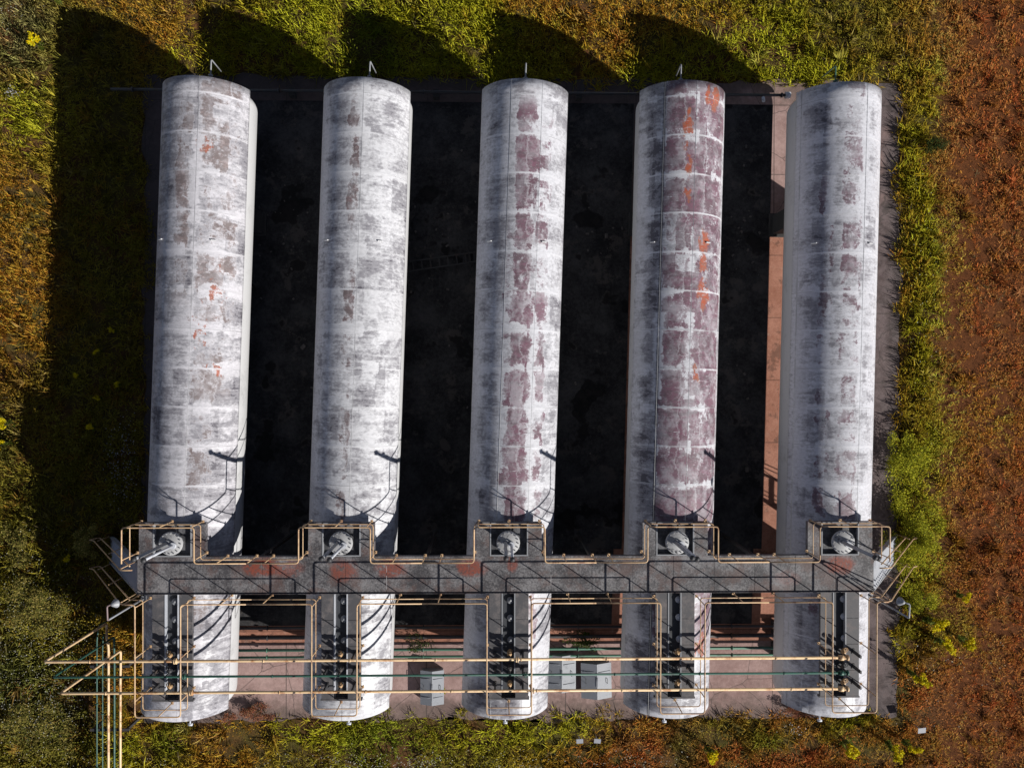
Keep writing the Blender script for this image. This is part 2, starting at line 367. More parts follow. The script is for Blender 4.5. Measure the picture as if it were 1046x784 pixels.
class MB:
    """collects primitives into ONE mesh object"""
    def __init__(self): self.bm = bmesh.new()
    def box(self, x0, x1, y0, y1, z0, z1, bevel=0.0, M4=None):
        r = bmesh.ops.create_cube(self.bm, size=1.0)
        vs = r['verts']
        for v in vs:
            v.co = Vector(((v.co.x+.5)*(x1-x0)+x0, (v.co.y+.5)*(y1-y0)+y0, (v.co.z+.5)*(z1-z0)+z0))
        if bevel > 0:
            es = list({e for v in vs for e in v.link_edges})
            r2 = bmesh.ops.bevel(self.bm, geom=es, offset=bevel, segments=2, affect='EDGES', profile=0.5)
            vs = list({v for f in r2['faces'] for v in f.verts} | {v for v in vs if v.is_valid})
        if M4 is not None: bmesh.ops.transform(self.bm, matrix=M4, verts=vs)
        return self
    def tube(self, pts, r, n=10, closed=False, r1=None):
        pts = [Vector(p) for p in pts]
        N = len(pts); rings = []
        up = None
        for i, p in enumerate(pts):
            if closed: d = (pts[(i+1) % N]-pts[i-1]).normalized()
            elif i == 0: d = (pts[1]-p).normalized()
            elif i == N-1: d = (p-pts[-2]).normalized()
            else: d = ((p-pts[i-1]).normalized()+(pts[i+1]-p).normalized()).normalized()
            if up is None:
                up = Vector((0, 0, 1)) if abs(d.z) < 0.9 else Vector((1, 0, 0))
            a = (up-d*up.dot(d))
            if a.length < 1e-4: a = Vector((1, 0, 0))-d*d.x
            a.normalize(); up = a
            b = d.cross(a)
            rr = r if r1 is None else r+(r1-r)*i/max(1, N-1)
            rings.append([self.bm.verts.new(p+(a*math.cos(t)+b*math.sin(t))*rr) for t in [2*PI*k/n for k in range(n)]])
        for i in range(N-1 if not closed else N):
            A, B = rings[i], rings[(i+1) % N]
            for k in range(n):
                f = self.bm.faces.new((A[k], A[(k+1) % n], B[(k+1) % n], B[k])); f.smooth = True
        if not closed:
            self.bm.faces.new(list(reversed(rings[0]))); self.bm.faces.new(rings[-1])
        return self
    def lathe(self, prof, M4, n=24, smooth=True):
        """profile (r, h) turned round local z, placed by M4"""
        rings = []
        for (r, h) in prof:
            if r < 1e-5: rings.append([self.bm.verts.new(M4 @ Vector((0, 0, h)))])
            else: rings.append([self.bm.verts.new(M4 @ Vector((r*math.cos(2*PI*k/n), r*math.sin(2*PI*k/n), h))) for k in range(n)])
        for A, B in zip(rings[:-1], rings[1:]):
            for k in range(n):
                k2 = (k+1) % n
                if len(A) == 1 and len(B) == 1: continue
                if len(A) == 1: f = self.bm.faces.new((A[0], B[k2], B[k]))
                elif len(B) == 1: f = self.bm.faces.new((A[k], A[k2], B[0]))
                else: f = self.bm.faces.new((A[k], A[k2], B[k2], B[k]))
                f.smooth = smooth
        return self
    def poly(self, pts, th=None):
        vs = [self.bm.verts.new(p) for p in pts]
        self.bm.faces.new(vs)
        return self
    def build(self, name, mat, parent=None, loc=(0, 0, 0), rz=0.0):
        bmesh.ops.recalc_face_normals(self.bm, faces=self.bm.faces)
        me = bpy.data.meshes.new(name); self.bm.to_mesh(me); self.bm.free()
        me.materials.append(mat)
        return link(name, me, parent, loc, rz)

def T(x, y, z): return Matrix.Translation((x, y, z))
def fillet(path, r=0.12, seg=4):
    """round the corners of a polyline"""
    P = [Vector(p) for p in path]; out = [P[0]]
    for i in range(1, len(P)-1):
        a, b, c = P[i-1], P[i], P[i+1]
        d1 = (a-b); d2 = (c-b)
        rr = min(r, d1.length*.45, d2.length*.45)
        p1 = b+d1.normalized()*rr; p2 = b+d2.normalized()*rr
        for k in range(seg+1):
            t = k/seg
            out.append(p1*(1-t)**2+b*2*t*(1-t)+p2*t*t)
    out.append(P[-1])
    return out

def copy_tree(o, parent=None):
    c = o.copy(); COL.objects.link(c)
    if parent is not None: c.parent = parent
    for ch in list(o.children): copy_tree(ch, c)
    return c

# ------------------------------------------------------------------ lie of the land (metres; x east, y north)
PITCH = 6.1; ALPHA = 0.0316
XI = [(i-2)*PITCH for i in range(5)]
R_S, R_T, ZA = 1.75, 1.66, 2.78
YC, HALF = -0.64, 11.79
ZD = 4.70
DN, DS = -6.37, -7.70                     # walkway north and south edge
PADX0, PADX1, PADY0, PADY1 = -15.75, 16.85, -14.55, 13.05

def P(px, py):
    """survey point: photo pixel at ground level -> metres"""
    return ((px-516.3)/23.64, 16.35-py/23.73+0.08*(px-523)/523)

# ------------------------------------------------------------------ ground
def grid_sheet(name, x0, x1, y0, y1, z, mat, kind='structure'):
    me = bpy.data.meshes.new(name)
    me.from_pydata([(x0, y0, z), (x1, y0, z), (x1, y1, z), (x0, y1, z)], [], [(0, 1, 2, 3)])
    me.materials.append(mat)
    return tag(link(name, me), kind=kind)
grid_sheet('ground', -1500, 1500, -1500, 1500, 0.0, M['soil'])

def pad_mesh():
    """slab with a slightly crumbled edge"""
    pts = []
    rr = random.Random(3)
    def edge(a, b, nrm, n):
        for k in range(n):
            t = k/n
            j = rr.uniform(-0.12, 0.12)+0.05*math.sin(k*.37+a[0])-(rr.uniform(.1, .3) if rr.random() < .08 else 0)*(1 if a[0] < 0 else -1)*0
            pts.append((a[0]+(b[0]-a[0])*t+nrm[0]*j, a[1]+(b[1]-a[1])*t+nrm[1]*j))
    edge((PADX0, PADY0), (PADX1, PADY0), (0, 1), 70)
    edge((PADX1, PADY0), (PADX1, PADY1), (1, 0), 60)
    edge((PADX1, PADY1), (PADX0, PADY1), (0, 1), 70)
    edge((PADX0, PADY1), (PADX0, PADY0), (1, 0), 60)
    bm = bmesh.new()
    top = [bm.verts.new((x, y, 0.04)) for x, y in pts]; bot = [bm.verts.new((x, y, -0.2)) for x, y in pts]
    f = bm.faces.new(top)
    for i in range(len(pts)):
        j = (i+1) % len(pts)
        bm.faces.new((bot[i], bot[j], top[j], top[i]))
    bmesh.ops.triangulate(bm, faces=[f])
    bmesh.ops.recalc_face_normals(bm, faces=bm.faces)
    me = bpy.data.meshes.new('concrete_pad'); bm.to_mesh(me); bm.free(); me.materials.append(M['pad'])
    return tag(link('concrete_pad', me), kind='structure')
pad_mesh()
PZ = 0.04
BX0, BX1, BY0, BY1 = -14.6, 13.25, -11.2, 6.40
b = MB(); b.box(BX0, BX1, BY0, BY1, PZ-0.05, PZ+0.012); tag(b.build('gravel_bed', M['bed']), kind='structure')
b = MB()
for (x0, x1, y0, y1) in [(x-1.10, x+.75, BY1, BY1+.14) for x in XI]+[(BX0-.12, BX0, BY0, BY1), (BX1, BX1+.12, BY0, BY1)]:
    b.box(x0, x1, y0+.003, y1-.003, PZ-.05, PZ+0.07, 0.012)
tag(b.build('kerb', M['bed']), kind='structure')

# dark tarmac lanes between the tanks, toned and edged to paint in their shadow
def tar_shade_mat():
    n = NT('dark_tarmac_shade'); p = n.world()
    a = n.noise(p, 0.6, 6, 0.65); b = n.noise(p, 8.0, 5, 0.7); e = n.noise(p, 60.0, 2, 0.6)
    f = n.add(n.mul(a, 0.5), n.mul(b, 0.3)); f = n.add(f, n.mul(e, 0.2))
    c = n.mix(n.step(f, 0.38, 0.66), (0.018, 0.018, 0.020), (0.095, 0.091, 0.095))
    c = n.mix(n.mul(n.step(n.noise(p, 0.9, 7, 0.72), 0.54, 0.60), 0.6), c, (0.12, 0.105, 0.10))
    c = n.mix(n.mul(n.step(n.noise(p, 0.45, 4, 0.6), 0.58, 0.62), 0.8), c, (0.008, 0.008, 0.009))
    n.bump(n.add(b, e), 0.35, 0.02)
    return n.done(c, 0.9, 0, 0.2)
M['tar_shade'] = tar_shade_mat()
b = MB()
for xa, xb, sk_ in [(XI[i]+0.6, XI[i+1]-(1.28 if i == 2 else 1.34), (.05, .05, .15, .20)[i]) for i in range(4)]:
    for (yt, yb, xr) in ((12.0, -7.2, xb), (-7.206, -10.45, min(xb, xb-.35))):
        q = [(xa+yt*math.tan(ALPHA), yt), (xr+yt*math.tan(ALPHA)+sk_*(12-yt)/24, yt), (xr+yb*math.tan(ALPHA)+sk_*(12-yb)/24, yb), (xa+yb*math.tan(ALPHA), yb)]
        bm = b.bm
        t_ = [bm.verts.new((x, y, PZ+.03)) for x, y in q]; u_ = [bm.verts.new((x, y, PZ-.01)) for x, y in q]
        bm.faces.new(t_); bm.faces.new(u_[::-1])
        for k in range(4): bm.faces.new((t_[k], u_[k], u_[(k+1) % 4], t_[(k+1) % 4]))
tag(b.build('tarmac_shade_lane', M['tar_shade']), kind='structure')

# ------------------------------------------------------------------ storage tanks
def shield_mesh(seams):
    nphi, ph = 48, math.radians(71)
    ny = 60
    bm = bmesh.new(); uvl = bm.loops.layers.uv.new('UVMap')
    def layer(rad, flip):
        g = []
        for j in range(ny+1):
            y = -HALF+2*HALF*j/ny
            row = []
            for i in range(nphi+1):
                a = -ph+2*ph*i/nphi
                # plates dished very slightly between the ring seams
                row.append(bm.verts.new((rad*math.sin(a), y, ZA+rad*math.cos(a))))
            g.append(row)
        for j in range(ny):
            for i in range(nphi):
                q = [(j, i), (j, i+1), (j+1, i+1), (j+1, i)]
                f = bm.faces.new([g[a][b] for a, b in (q if not flip else q[::-1])]); f.smooth = True
                for l, (a, b_) in zip(f.loops, (q if not flip else q[::-1])):
                    l[uvl].uv = ((-ph+2*ph*b_/nphi)*R_S, -HALF+2*HALF*a/ny)
        return g
    o = layer(R_S, False); n = layer(R_S-0.03, True)
    def rim(A, B):
        for k in range(len(A)-1):
            f = bm.faces.new((A[k], A[k+1], B[k+1], B[k]))
            for l in f.loops: l[uvl].uv = (2.0, l.vert.co.y)
    rim(o[0][::-1], n[0][::-1]); rim(o[-1], n[-1])
    rim([r[0] for r in o], [r[0] for r in n]); rim([r[-1] for r in o][::-1], [r[-1] for r in n][::-1])
    me = bpy.data.meshes.new('sun_shield'); bm.to_mesh(me)
    bm.free()
    return me

def seam_mesh(seams):
    b = MB()
    for s in seams:
        if abs(s+.72) < .01: continue
        a = s/R_S
        b.tube([((R_S+.002)*math.sin(a), -HALF+.01, ZA+(R_S+.002)*math.cos(a)), ((R_S+.002)*math.sin(a), HALF-.01, ZA+(R_S+.002)*math.cos(a))], 0.0055, 6)
    ph = math.radians(70.5)
    k = -8
    while k*1.44-0.3 < HALF:
        y = k*1.44-0.3; k += 1
        if abs(y) > HALF-.05: continue
        b.tube([((R_S-.001)*math.sin(a), y, ZA+(R_S-.001)*math.cos(a)) for a in np.linspace(-ph, ph, 40)], 0.0045, 5)
    return b

def tank_shell():
    b = MB(); TL = HALF-0.45
    prof = [(0, -TL-0.8)]
    for k in range(1, 13):
        t = k/12*PI/2
        prof.append((R_T*math.sin(t), -TL-0.8*math.cos(t)))
    for k in range(1, 12): prof.append((R_T, -TL+2*TL*k/12))
    for k in range(12, 0, -1):
        t = k/12*PI/2
        prof.append((R_T*math.sin(t), TL+0.8*math.cos(t)))
    prof.append((0, TL+0.8))
    b.lathe(prof, T(0, 0, ZA) @ Matrix.Rotation(-PI/2, 4, 'X'), 56)
    return b

def saddle():
    hw, ht = 1.25, 0.4
    b = MB(); bm = b.bm
    prof = [(-hw, 0.0), (hw, 0.0)]
    top = []
    rad = R_T+0.015
    for k in range(13):
        x = hw-2*hw*k/12
        top.append((x, ZA-PZ-math.sqrt(rad*rad-x*x)))
    prof += top
    A = [bm.verts.new((x, -ht, z)) for x, z in prof]; B = [bm.verts.new((x, ht, z)) for x, z in prof]
    n = len(prof)
    bm.faces.new(A); bm.faces.new(B[::-1])
    for i in range(n):
        bm.faces.new((A[i], B[i], B[(i+1) % n], A[(i+1) % n]))
    # plinth
    b.box(-hw-.12, hw+.12, -ht-.10, ht+.10, 0.002, 0.16, 0.015)
    return b

TANK_LABEL = [
 'westernmost long tank with brownish-grey grimy paint and a few orange rust smears',
 'second long tank from the west, whitest of the five with only faint grey stains',
 'middle long tank with a narrow plum primer band running down its pale crown',
 'long tank covered in large plum-red primer patches with bright orange rust spots',
 'easternmost long tank of pale blue-white paint with scattered dark smudges beside the grass']
nozzle_y = [-8.0, -8.65, -9.45]            # world y of the nozzles in the valve channel
tank_roots = []
for i in range(5):
    dn, ds = [(.10, .03), (.10, .05), (.04, .03), (0.0, .16), (-.02, .20)][i]   # each tank sits a touch off the grid
    al = ALPHA+(dn-ds)/23.6
    rz = -al
    cx = XI[i]+YC*math.tan(ALPHA)+(dn+ds)/2
    root = empty('storage_tank', (cx, YC, 0), rz)
    tag(root, TANK_LABEL[i], 'storage tank', 'row of horizontal storage tanks')
    tank_roots.append(root)
    tank_shell().build('shell', M['shell'], root)
    seams = SEAMS[i]
    me = shield_mesh(seams); me.materials.append(MS[i])
    sh = link('sun_shield', me, root)
    # standing seam beads and ring joints of the shield
    sb = seam_mesh(seams); sb.build('seam', M['shell'], sh)
    for ud in (-1.25, 0.88):
        b = MB(); a = ud/R_S
        b.box(-.10, .10, -.02, .02, -.01, .07, .006, T(R_S*math.sin(a), 5.85+.64-.64, ZA+R_S*math.cos(a)) @ Matrix.Rotation(a, 4, 'Y'))
        b.build('lifting_lug', M['shell'], sh)
    for sy in (-7.4, 7.4):
        saddle().build('saddle', M['concrete_block'], root, (0, sy, PZ))
    # drain pipe off the north head: out, then down to the ground
    b = MB(); yN = HALF-0.45+0.78
    bend = [(-0.05, 0), (0.22, 0), (0.0, 0), (0.22, 0), (-0.28, 0)][i][0]
    b.tube(fillet([(0, yN-.05, ZA+.25), (0, yN+0.92, ZA+.25), (bend*0.25, yN+0.90, ZA-.75)], .10), 0.029, 8)
    b.tube([(0, yN+.0, ZA+.25), (0, yN+.04, ZA+.25)], 0.11, 12)
    b.tube([(0, yN+.28, ZA+.25), (0, yN+.33, ZA+.25)], 0.085, 12)
    b.build('drain_pipe', M['pale_green'] if i == 4 else M['grey_steel'], root)
    # gauge nozzle on the south head
    b = MB(); yS = -(HALF-0.45+0.79)
    b.tube([(0.05, yS+.04, ZA+.15), (0.05, yS-0.30, ZA+.15)], 0.06, 10)
    b.tube([(0.05, yS-.24, ZA+.15), (0.05, yS-.30, ZA+.15)], 0.12, 14)
    b.tube([(0.05, yS-.30, ZA+.15), (0.05, yS-.55, ZA+.15)], 0.035, 8)
    b.tube([(-.02, yS-.52, ZA+.15), (.14, yS-.52, ZA+.15)], 0.05, 10)
    b.build('gauge_nozzle', M['white_bar'], root)
    # manhole with its relief stacks, all under the north platform opening
    px = -0.22-YC*math.tan(ALPHA)+0.10; my = -5.86-YC
    mx = px+my*math.sin(ALPHA)*0+0.0
    b = MB()
    b.lathe([(0.30, ZA+1.60), (0.30, 4.74), (0.43, 4.74), (0.43, 4.80), (0.41, 4.82), (0.0, 4.845)], T(mx, my, 0), 28)
    for k in range(16):
        a = 2*PI*k/16
        b.tube([(mx+.375*math.cos(a), my+.375*math.sin(a), 4.78), (mx+.375*math.cos(a), my+.375*math.sin(a), 4.875)], 0.020, 6)
    mh = b.build('manhole', M['manhole'], root)
    for q, (ox, oy, top) in enumerate([(-0.10, 0.03, 7.15), (0.12, -0.05, 6.95)]):
        b = MB()
        b.tube([(mx+ox, my+oy, 4.82), (mx+ox, my+oy, top)], 0.058 if q == 0 else 0.048, 12)
        b.tube([(mx+ox, my+oy, 4.84), (mx+ox, my+oy, 4.95)], 0.115, 12)
        st = b.build('relief_stack', M['grey_steel'] if q == 0 else M['white_bar'], root)
        b = MB(); b.lathe([(0.050, top), (0.085, top+.01), (0.095, top+.06), (0.03, top+.12), (0, top+.12)], T(mx+ox, my+oy, 0), 14)
        b.build('rain_cap', M['dark_steel'], st)
    # nozzles standing in the valve channel
    for k, wy in enumerate(nozzle_y):
        ly = wy-YC
        lx = -0.20+0.01*k - (wy-YC)*math.sin(ALPHA) + (-YC*math.tan(ALPHA))
        b = MB()
        b.lathe([(0.05, ZA+1.6), (0.05, 4.58), (0.125, 4.58), (0.125, 4.63), (0.05, 4.63), (0.05, 4.66), (0, 4.66)], T(lx, ly, 0), 16)
        b.build('nozzle', M['grey_steel'] if i < 3 else M['white_bar'], root)

# ------------------------------------------------------------------ service walkway
walk = empty('service_walkway', (0, -7, 0))
tag(walk, 'long grey rusted steel walkway with cream-orange railings crossing over all five tanks', 'walkway')
def wb(b, name, mat, parent=None):
    """build in world coordinates under the walkway"""
    p = parent or walk
    o = b.build(name, mat, p)
    base = Vector((0, -7, 0)) if p is walk else Vector((0, 0, 0))
    if p is walk: o.location = -base
    return o
PX = [x-0.22 for x in XI]                  # platform centres
DX0, DX1 = -13.68, 13.24
b = MB()
x = DX0; k = 0
while x < DX1-0.05:
    w = min(1.5, DX1-x)
    b.box(x+.006, x+w-.006, DS, DN, ZD-.045, ZD, 0.004)
    x += w; k += 1
for yy in (DS+.05, DN-.05, (DS+DN)/2):
    b.box(DX0, DX1, yy-.04, yy+.04, ZD-.20, ZD-.047)
b.box(DX0, DX1, DS-.012, DS-.002, ZD-.2, ZD+.05); b.box(DX0, DX1, DN+.002, DN+.012, ZD-.2, ZD-.003)
deck = wb(b, 'deck', M['deck'])
for xl in (-13.45, -9.36, -3.27, 2.83, 8.93, 13.0):
    for yl in (DN-.12, DS+.12):
        b = MB(); b.box(xl-.06, xl+.06, yl-.06, yl+.06, PZ, ZD-.2); b.box(xl-.16, xl+.16, yl-.16, yl+.16, PZ+.012, PZ+.04)
        wb(b, 'leg', M['dark_steel'])

NB = 1.25
YNB = DN+NB
YSB = -11.55
for i, c in enumerate(PX):
    # north platform: U of deck round the open manhole
    b = MB()
    b.box(c-1.2, c-.70, DN+.014, YNB, ZD-.05, ZD, .004)
    b.box(c+.70, c+1.2, DN+.014, YNB, ZD-.05, ZD, .004)
    b.box(c-1.2, c+1.2, YNB-.07, YNB, ZD-.18, ZD-.053)
    b.box(c-1.2, c-1.15, DN+.014, YNB-.072, ZD-.18, ZD-.053); b.box(c+1.15, c+1.2, DN+.014, YNB-.072, ZD-.18, ZD-.053)
    pl = wb(b, 'manhole_platform', M['deck'])
    b = MB()
    for (x0, x1, y0, y1) in [(c-.70, c-.655, DN+.016, YNB-.05), (c+.655, c+.70, DN+.016, YNB-.05), (c-.652, c+.652, DN+.016, DN+.055), (c-.652, c+.652, YNB-.06, YNB-.02)]:
        b.box(x0, x1, y0, y1, ZD-.12, ZD+.015)
    wb(b, 'edge_bar', M['grey_steel'], pl)
    b = MB()
    b.box(c-.652, c+.652, DN+.058, YNB-.062, ZD-.16, ZD-.14)
    wb(b, 'recess_floor', M['recess'], pl)
    # south platform: two deck strips with an open channel between
    b = MB()
    for (x0, x1) in ((c-.72, c-.27), (c+.24, c+.72)):
        y = DS-.014
        segs = 4
        for q in range(segs):
            y1 = y-(abs(YSB)-abs(DS)-.014)/segs
            b.box(x0, x1, y1+.006, y-.006, ZD-.04, ZD, .004); y = y1
        b.box(x0+.02, x0+.07, YSB, DS-.016, ZD-.16, ZD-.043); b.box(x1-.07, x1-.02, YSB, DS-.016, ZD-.16, ZD-.043)
    b.box(c-.75, c+.75, YSB-.06, YSB-.002, ZD-.2, ZD)
    vp = wb(b, 'valve_platform', M['strip'])
    for s in (-1, 1):
        b = MB(); xx = c-.245 if s < 0 else c+.215
        b.box(xx-.022, xx+.022, YSB+.3, DS-.02, ZD-.13, ZD+.02)
        wb(b, 'edge_bar', M['white_bar'] if i in (0, 1) else M['grey_steel'], vp)
    b = MB(); b.box(c-.22, c+.19, YSB+.02, DS-.02, ZD-.157, ZD-.145)
    wb(b, 'channel_floor', M['channel'], vp)

RH = 1.1
def railing(path, spacing=2.2, name='railing', h=RH, posts=None):
    """top rail is the railing; mid rail and each post hang under it"""
    P3 = [Vector((x, y, ZD+h)) for x, y in path]
    b = MB(); b.tube(fillet(P3, .12), 0.025, 8)
    top = wb(b, name, M['rail'])
    b = MB(); b.tube(fillet([Vector((x, y, ZD+h*.5)) for x, y in path], .12), 0.018, 8)
    wb(b, 'mid_rail', M['rail'], top)
    for (x, y) in posts:
        b = MB(); b.tube([(x, y, ZD-.12), (x, y, ZD+h-.02)], 0.019, 8); b.box(x-.05, x+.05, y-.05, y+.05, ZD+.002, ZD+.014)
        wb(b, 'post', M['rail'], top)
e = 0.045
mid = [(a+b_)/2 for a, b_ in zip(PX[:-1], PX[1:])]
for i, c in enumerate(PX):
    l = mid[i-1] if i > 0 else None; r = mid[i] if i < 4 else None
    yN, yB = DN+e, YNB+e
    xl, xr = c-1.2-e, c+1.2+e
    path = ([(l, yN)] if l is not None else [])+[(xl, yN), (xl, yB), (xr, yB), (xr, yN)]+([(r, yN)] if r is not None else [])
    posts = [(xl, yN+.12), (xl+.14, yB), (c, yB), (xr-.14, yB), (xr, yN+.12)]
    if l is not None: posts += [(l+.6, yN)]
    if r is not None: posts += [(r-1.05, yN), (r, yN)]
    railing(path, posts=posts)
    yS, yE = DS-e, YSB-.10
    xl, xr = c-.74-e, c+.74+e
    path = [(l if l is not None else DX0+.05, yS), (xl, yS), (xl, yE), (xr, yE), (xr, yS), (r if r is not None else DX1-.05, yS)]
    posts = [(xl, yS-.1), (xl, -9.6), (xl, -11.1), (c, yE), (xr, -11.1), (xr, -9.6), (xr, yS-.1)]
    if l is not None: posts += [(l+.55, yS)]
    else: posts += [(DX0+.06, yS)]
    if r is not None: posts += [(r-.9, yS)]
    else: posts += [(DX1-.06, yS)]
    railing(path, posts=posts)

# ------------------------------------------------------------------ stairs at each end
def stair(x_top, sgn, label):
    y0, y1 = -7.72, -6.58
    z_top, z_bot = ZD, PZ*0
    run = 3.5; n = 20
    root = empty('metal_stair', (x_top+sgn*run, (y0+y1)/2, 0))
    tag(root, label, 'staircase', 'staircases at the ends of the walkway')
    ox, oy = x_top+sgn*run, (y0+y1)/2
    def put(b, name, mat, parent=root):
        o = b.build(name, mat, parent)
        if parent is root: o.location = (-ox, -oy, 0)
        return o
    for yy in (y0+.03, y1-.03):
        b = MB(); bm = b.bm
        q = [(x_top+sgn*.02, ZD-.02), (x_top+sgn*.02, ZD-.27), (x_top+sgn*(run-.1), 0.0), (x_top+sgn*(run+.1), 0.0)]
        A = [bm.verts.new((x, yy-.025, z)) for x, z in q]; B_ = [bm.verts.new((x, yy+.025, z)) for x, z in q]
        bm.faces.new(A); bm.faces.new(B_[::-1])
        for k in range(4): bm.faces.new((A[k], B_[k], B_[(k+1) % 4], A[(k+1) % 4]))
        put(b, 'stringer', M['grey_steel'])
    for k in range(1, n):
        z = ZD*(1-k/n); x = x_top+sgn*(run*k/n)
        b = MB(); b.box(min(x-sgn*.18, x+sgn*.035), max(x-sgn*.18, x+sgn*.035), y0+.06, y1-.06, z-.035, z, .004)
        put(b, 'tread', M['stair_plate'])
    for yy in (y0-.02, y1+.02):
        b = MB()
        pth = [(x_top-sgn*.35, yy, ZD+1.05), (x_top+sgn*.05, yy, ZD+1.05), (x_top+sgn*(run+.10), yy, 1.10), (x_top+sgn*(run+.40), yy, 0.95), (x_top+sgn*(run+.15), yy, 0.55), (x_top-sgn*.0, yy, ZD+.52)]
        b.tube(fillet(pth, .22, 5), 0.023, 8)
        hr = put(b, 'handrail', M['rail'])
        for t in (.04, .5, .97):
            x = x_top+sgn*run*t; z = ZD*(1-t)
            b = MB(); b.tube([(x, yy, z-.1), (x, yy, z+1.02)], .018, 8)
            put(b, 'post', M['rail'], hr)
stair(DX0, -1, 'blue-grey steel staircase descending west from the walkway into the tank shadow')
stair(DX1, 1, 'pale sunlit steel staircase descending east from the walkway into green weeds')

# ------------------------------------------------------------------ lamp posts on the walkway corners
def lamp_post(x, y, ztop, label, mat):
    root = empty('lamp_post', (x, y, ZD)); tag(root, label, 'lamp post', 'lamp posts at the walkway ends')
    h = ztop-ZD
    b = MB(); b.tube([(0, 0, -.15), (0, 0, h*.5), (0, 0, h)], .036, 10, r1=.030); b.box(-.09, .09, -.09, .09, -.02, .012)
    b.build('pole', M['grey_steel'], root)
    b = MB(); b.tube(fillet([(0, 0, h-.02), (0, 0, h+.06), (0, .48, h+.10), (-.20 if x > 0 else .16, .54, h+.10)], .06), .026, 10)
    b.build('arm', mat, root)
    hd = MB()
    hd.lathe([(0, .08), (.05, .07), (.08, .02), (.14, -.08), (.15, -.11), (.13, -.11)], T(-.24 if x > 0 else .20, .54, h+.08) @ Matrix.Rotation(math.radians(20 if x > 0 else -20), 4, 'Y'), 18)
    head = hd.build('lamp_head', M['grey_steel'], root)
    ln = MB(); ln.lathe([(0, -.125), (.08, -.12), (.128, -.108)], T(-.24 if x > 0 else .20, .54, h+.08) @ Matrix.Rotation(math.radians(20 if x > 0 else -20), 4, 'Y'), 18)
    ln.build('lens', M['lamp_glass'], head)
lamp_post(-13.45, -7.86, 7.0, 'lamp post with a brownish arm at the west end of the walkway', M['pole_paint'])
lamp_post(13.12, -7.86, 7.1, 'lamp post with a grey arm at the east end of the walkway above weeds', M['grey_steel'])

# ------------------------------------------------------------------ the three long product pipes over the tanks
ZP = 5.30; ZR = 1.30
def handwheel(b, x, y, z, r=.10):
    b.tube([(x+r*math.cos(2*PI*k/14), y+r*math.sin(2*PI*k/14), z) for k in range(14)], .014, 6, closed=True)
    for k in range(3):
        a = PI*k/3
        b.tube([(x-r*math.cos(a), y-r*math.sin(a), z), (x+r*math.cos(a), y+r*math.sin(a), z)], .010, 5)
    b.tube([(x, y, z-.16), (x, y, z+.03)], .016, 6)
def long_pipe(label, y, xw, xe, xr, mat, rad, valve_mat, ystart):
    root = empty('pipeline', (xw, y, 0)); tag(root, label, 'pipeline', 'long pipes crossing the tanks')
    def put(b, name, m, parent=root):
        o = b.build(name, m, parent)
        if parent is root: o.location = (-xw, -y, 0)
        return o
    b = MB()
    pth = [(xe, y, ZP), (xw, y, ZP), (xw, y, ZR)]
    pth += [(xr, y-.02, ZR), (xr, -60.0, ZR)] if abs(xr-xw) > .2 else [(xw, y-.6, ZR), (xr, y-1.0, ZR), (xr, -60.0, ZR)]
    b.tube(fillet(pth, .13, 5), rad, 12)
    # weld collars and flanges along the run
    for xx in np.arange(xw+1.6, xe, 3.05):
        b.tube([(xx-.02, y, ZP), (xx+.02, y, ZP)], rad+.016, 12)
    for xx in (xw+4.6, xw+16.7):
        b.tube([(xx-.05, y, ZP), (xx-.012, y, ZP)], rad+.055, 14); b.tube([(xx+.012, y, ZP), (xx+.05, y, ZP)], rad+.055, 14)
    put(b, 'pipe', mat)
    for i, c in enumerate(PX):
        xb = c+.02
        b = MB()
        b.tube([(xb, y, ZP-rad*.5), (xb, y, 4.60)], rad*.8, 10)
        b.tube([(xb, y, 4.62), (xb, y, 4.66)], rad*.8+.05, 14)
        br = put(b, 'branch', M['dark_steel'] if valve_mat is not M['pale_green'] else mat)
        v = MB()
        v.lathe([(0, -.10), (.055, -.09), (.085, -.045), (.085, .045), (.055, .09), (0, .10)], T(xb, y+.06, 4.93), 14)
        v.tube([(xb, y+.06, 4.93), (xb, y+.20, 4.98)], .045, 8)
        vv = put(v, 'valve', valve_mat, br)
        w = MB(); handwheel(w, xb+.02, y+.20, 5.08, .075)
        put(w, 'handwheel', valve_mat if i != 1 else M['dark_steel'], vv)
        # saddle clamp on the platform strips
        for s in (-.5, .5):
            k = MB(); k.box(c+s-.03, c+s+.03, y-.05, y+.05, ZD+.002, ZP-rad+.01); k.box(c+s-.06, c+s+.06, y-.09, y+.09, ZD+.003, ZD+.02)
            put(k, 'support', M['dark_steel'])
    # blanked east end with flange
    b = MB(); b.tube([(xe-.05, y, ZP), (xe+.10, y, ZP)], rad+.05, 14); b.tube([(xe+.10, y, ZP), (xe+.22, y, ZP)], rad+.02, 12); b.tube([(xe+.22, y, ZP), (xe+.28, y, ZP)], rad+.055, 14)
    put(b, 'end_flange', mat)
long_pipe('northern orange pipe running across all five tanks just south of the walkway', -9.90, -16.63, 11.72, -16.56, M['orange_pipe'], .047, M['brass'], 0)
long_pipe('dark green pipe running across the tanks between two orange pipes', -10.45, -16.33, 11.72, -16.32, M['green_pipe'], .040, M['dark_steel'], 0)
long_pipe('southern orange pipe running across all five tanks, farthest from the walkway', -11.02, -16.07, 11.72, -16.08, M['orange_pipe'], .047, M['brass'], 0)

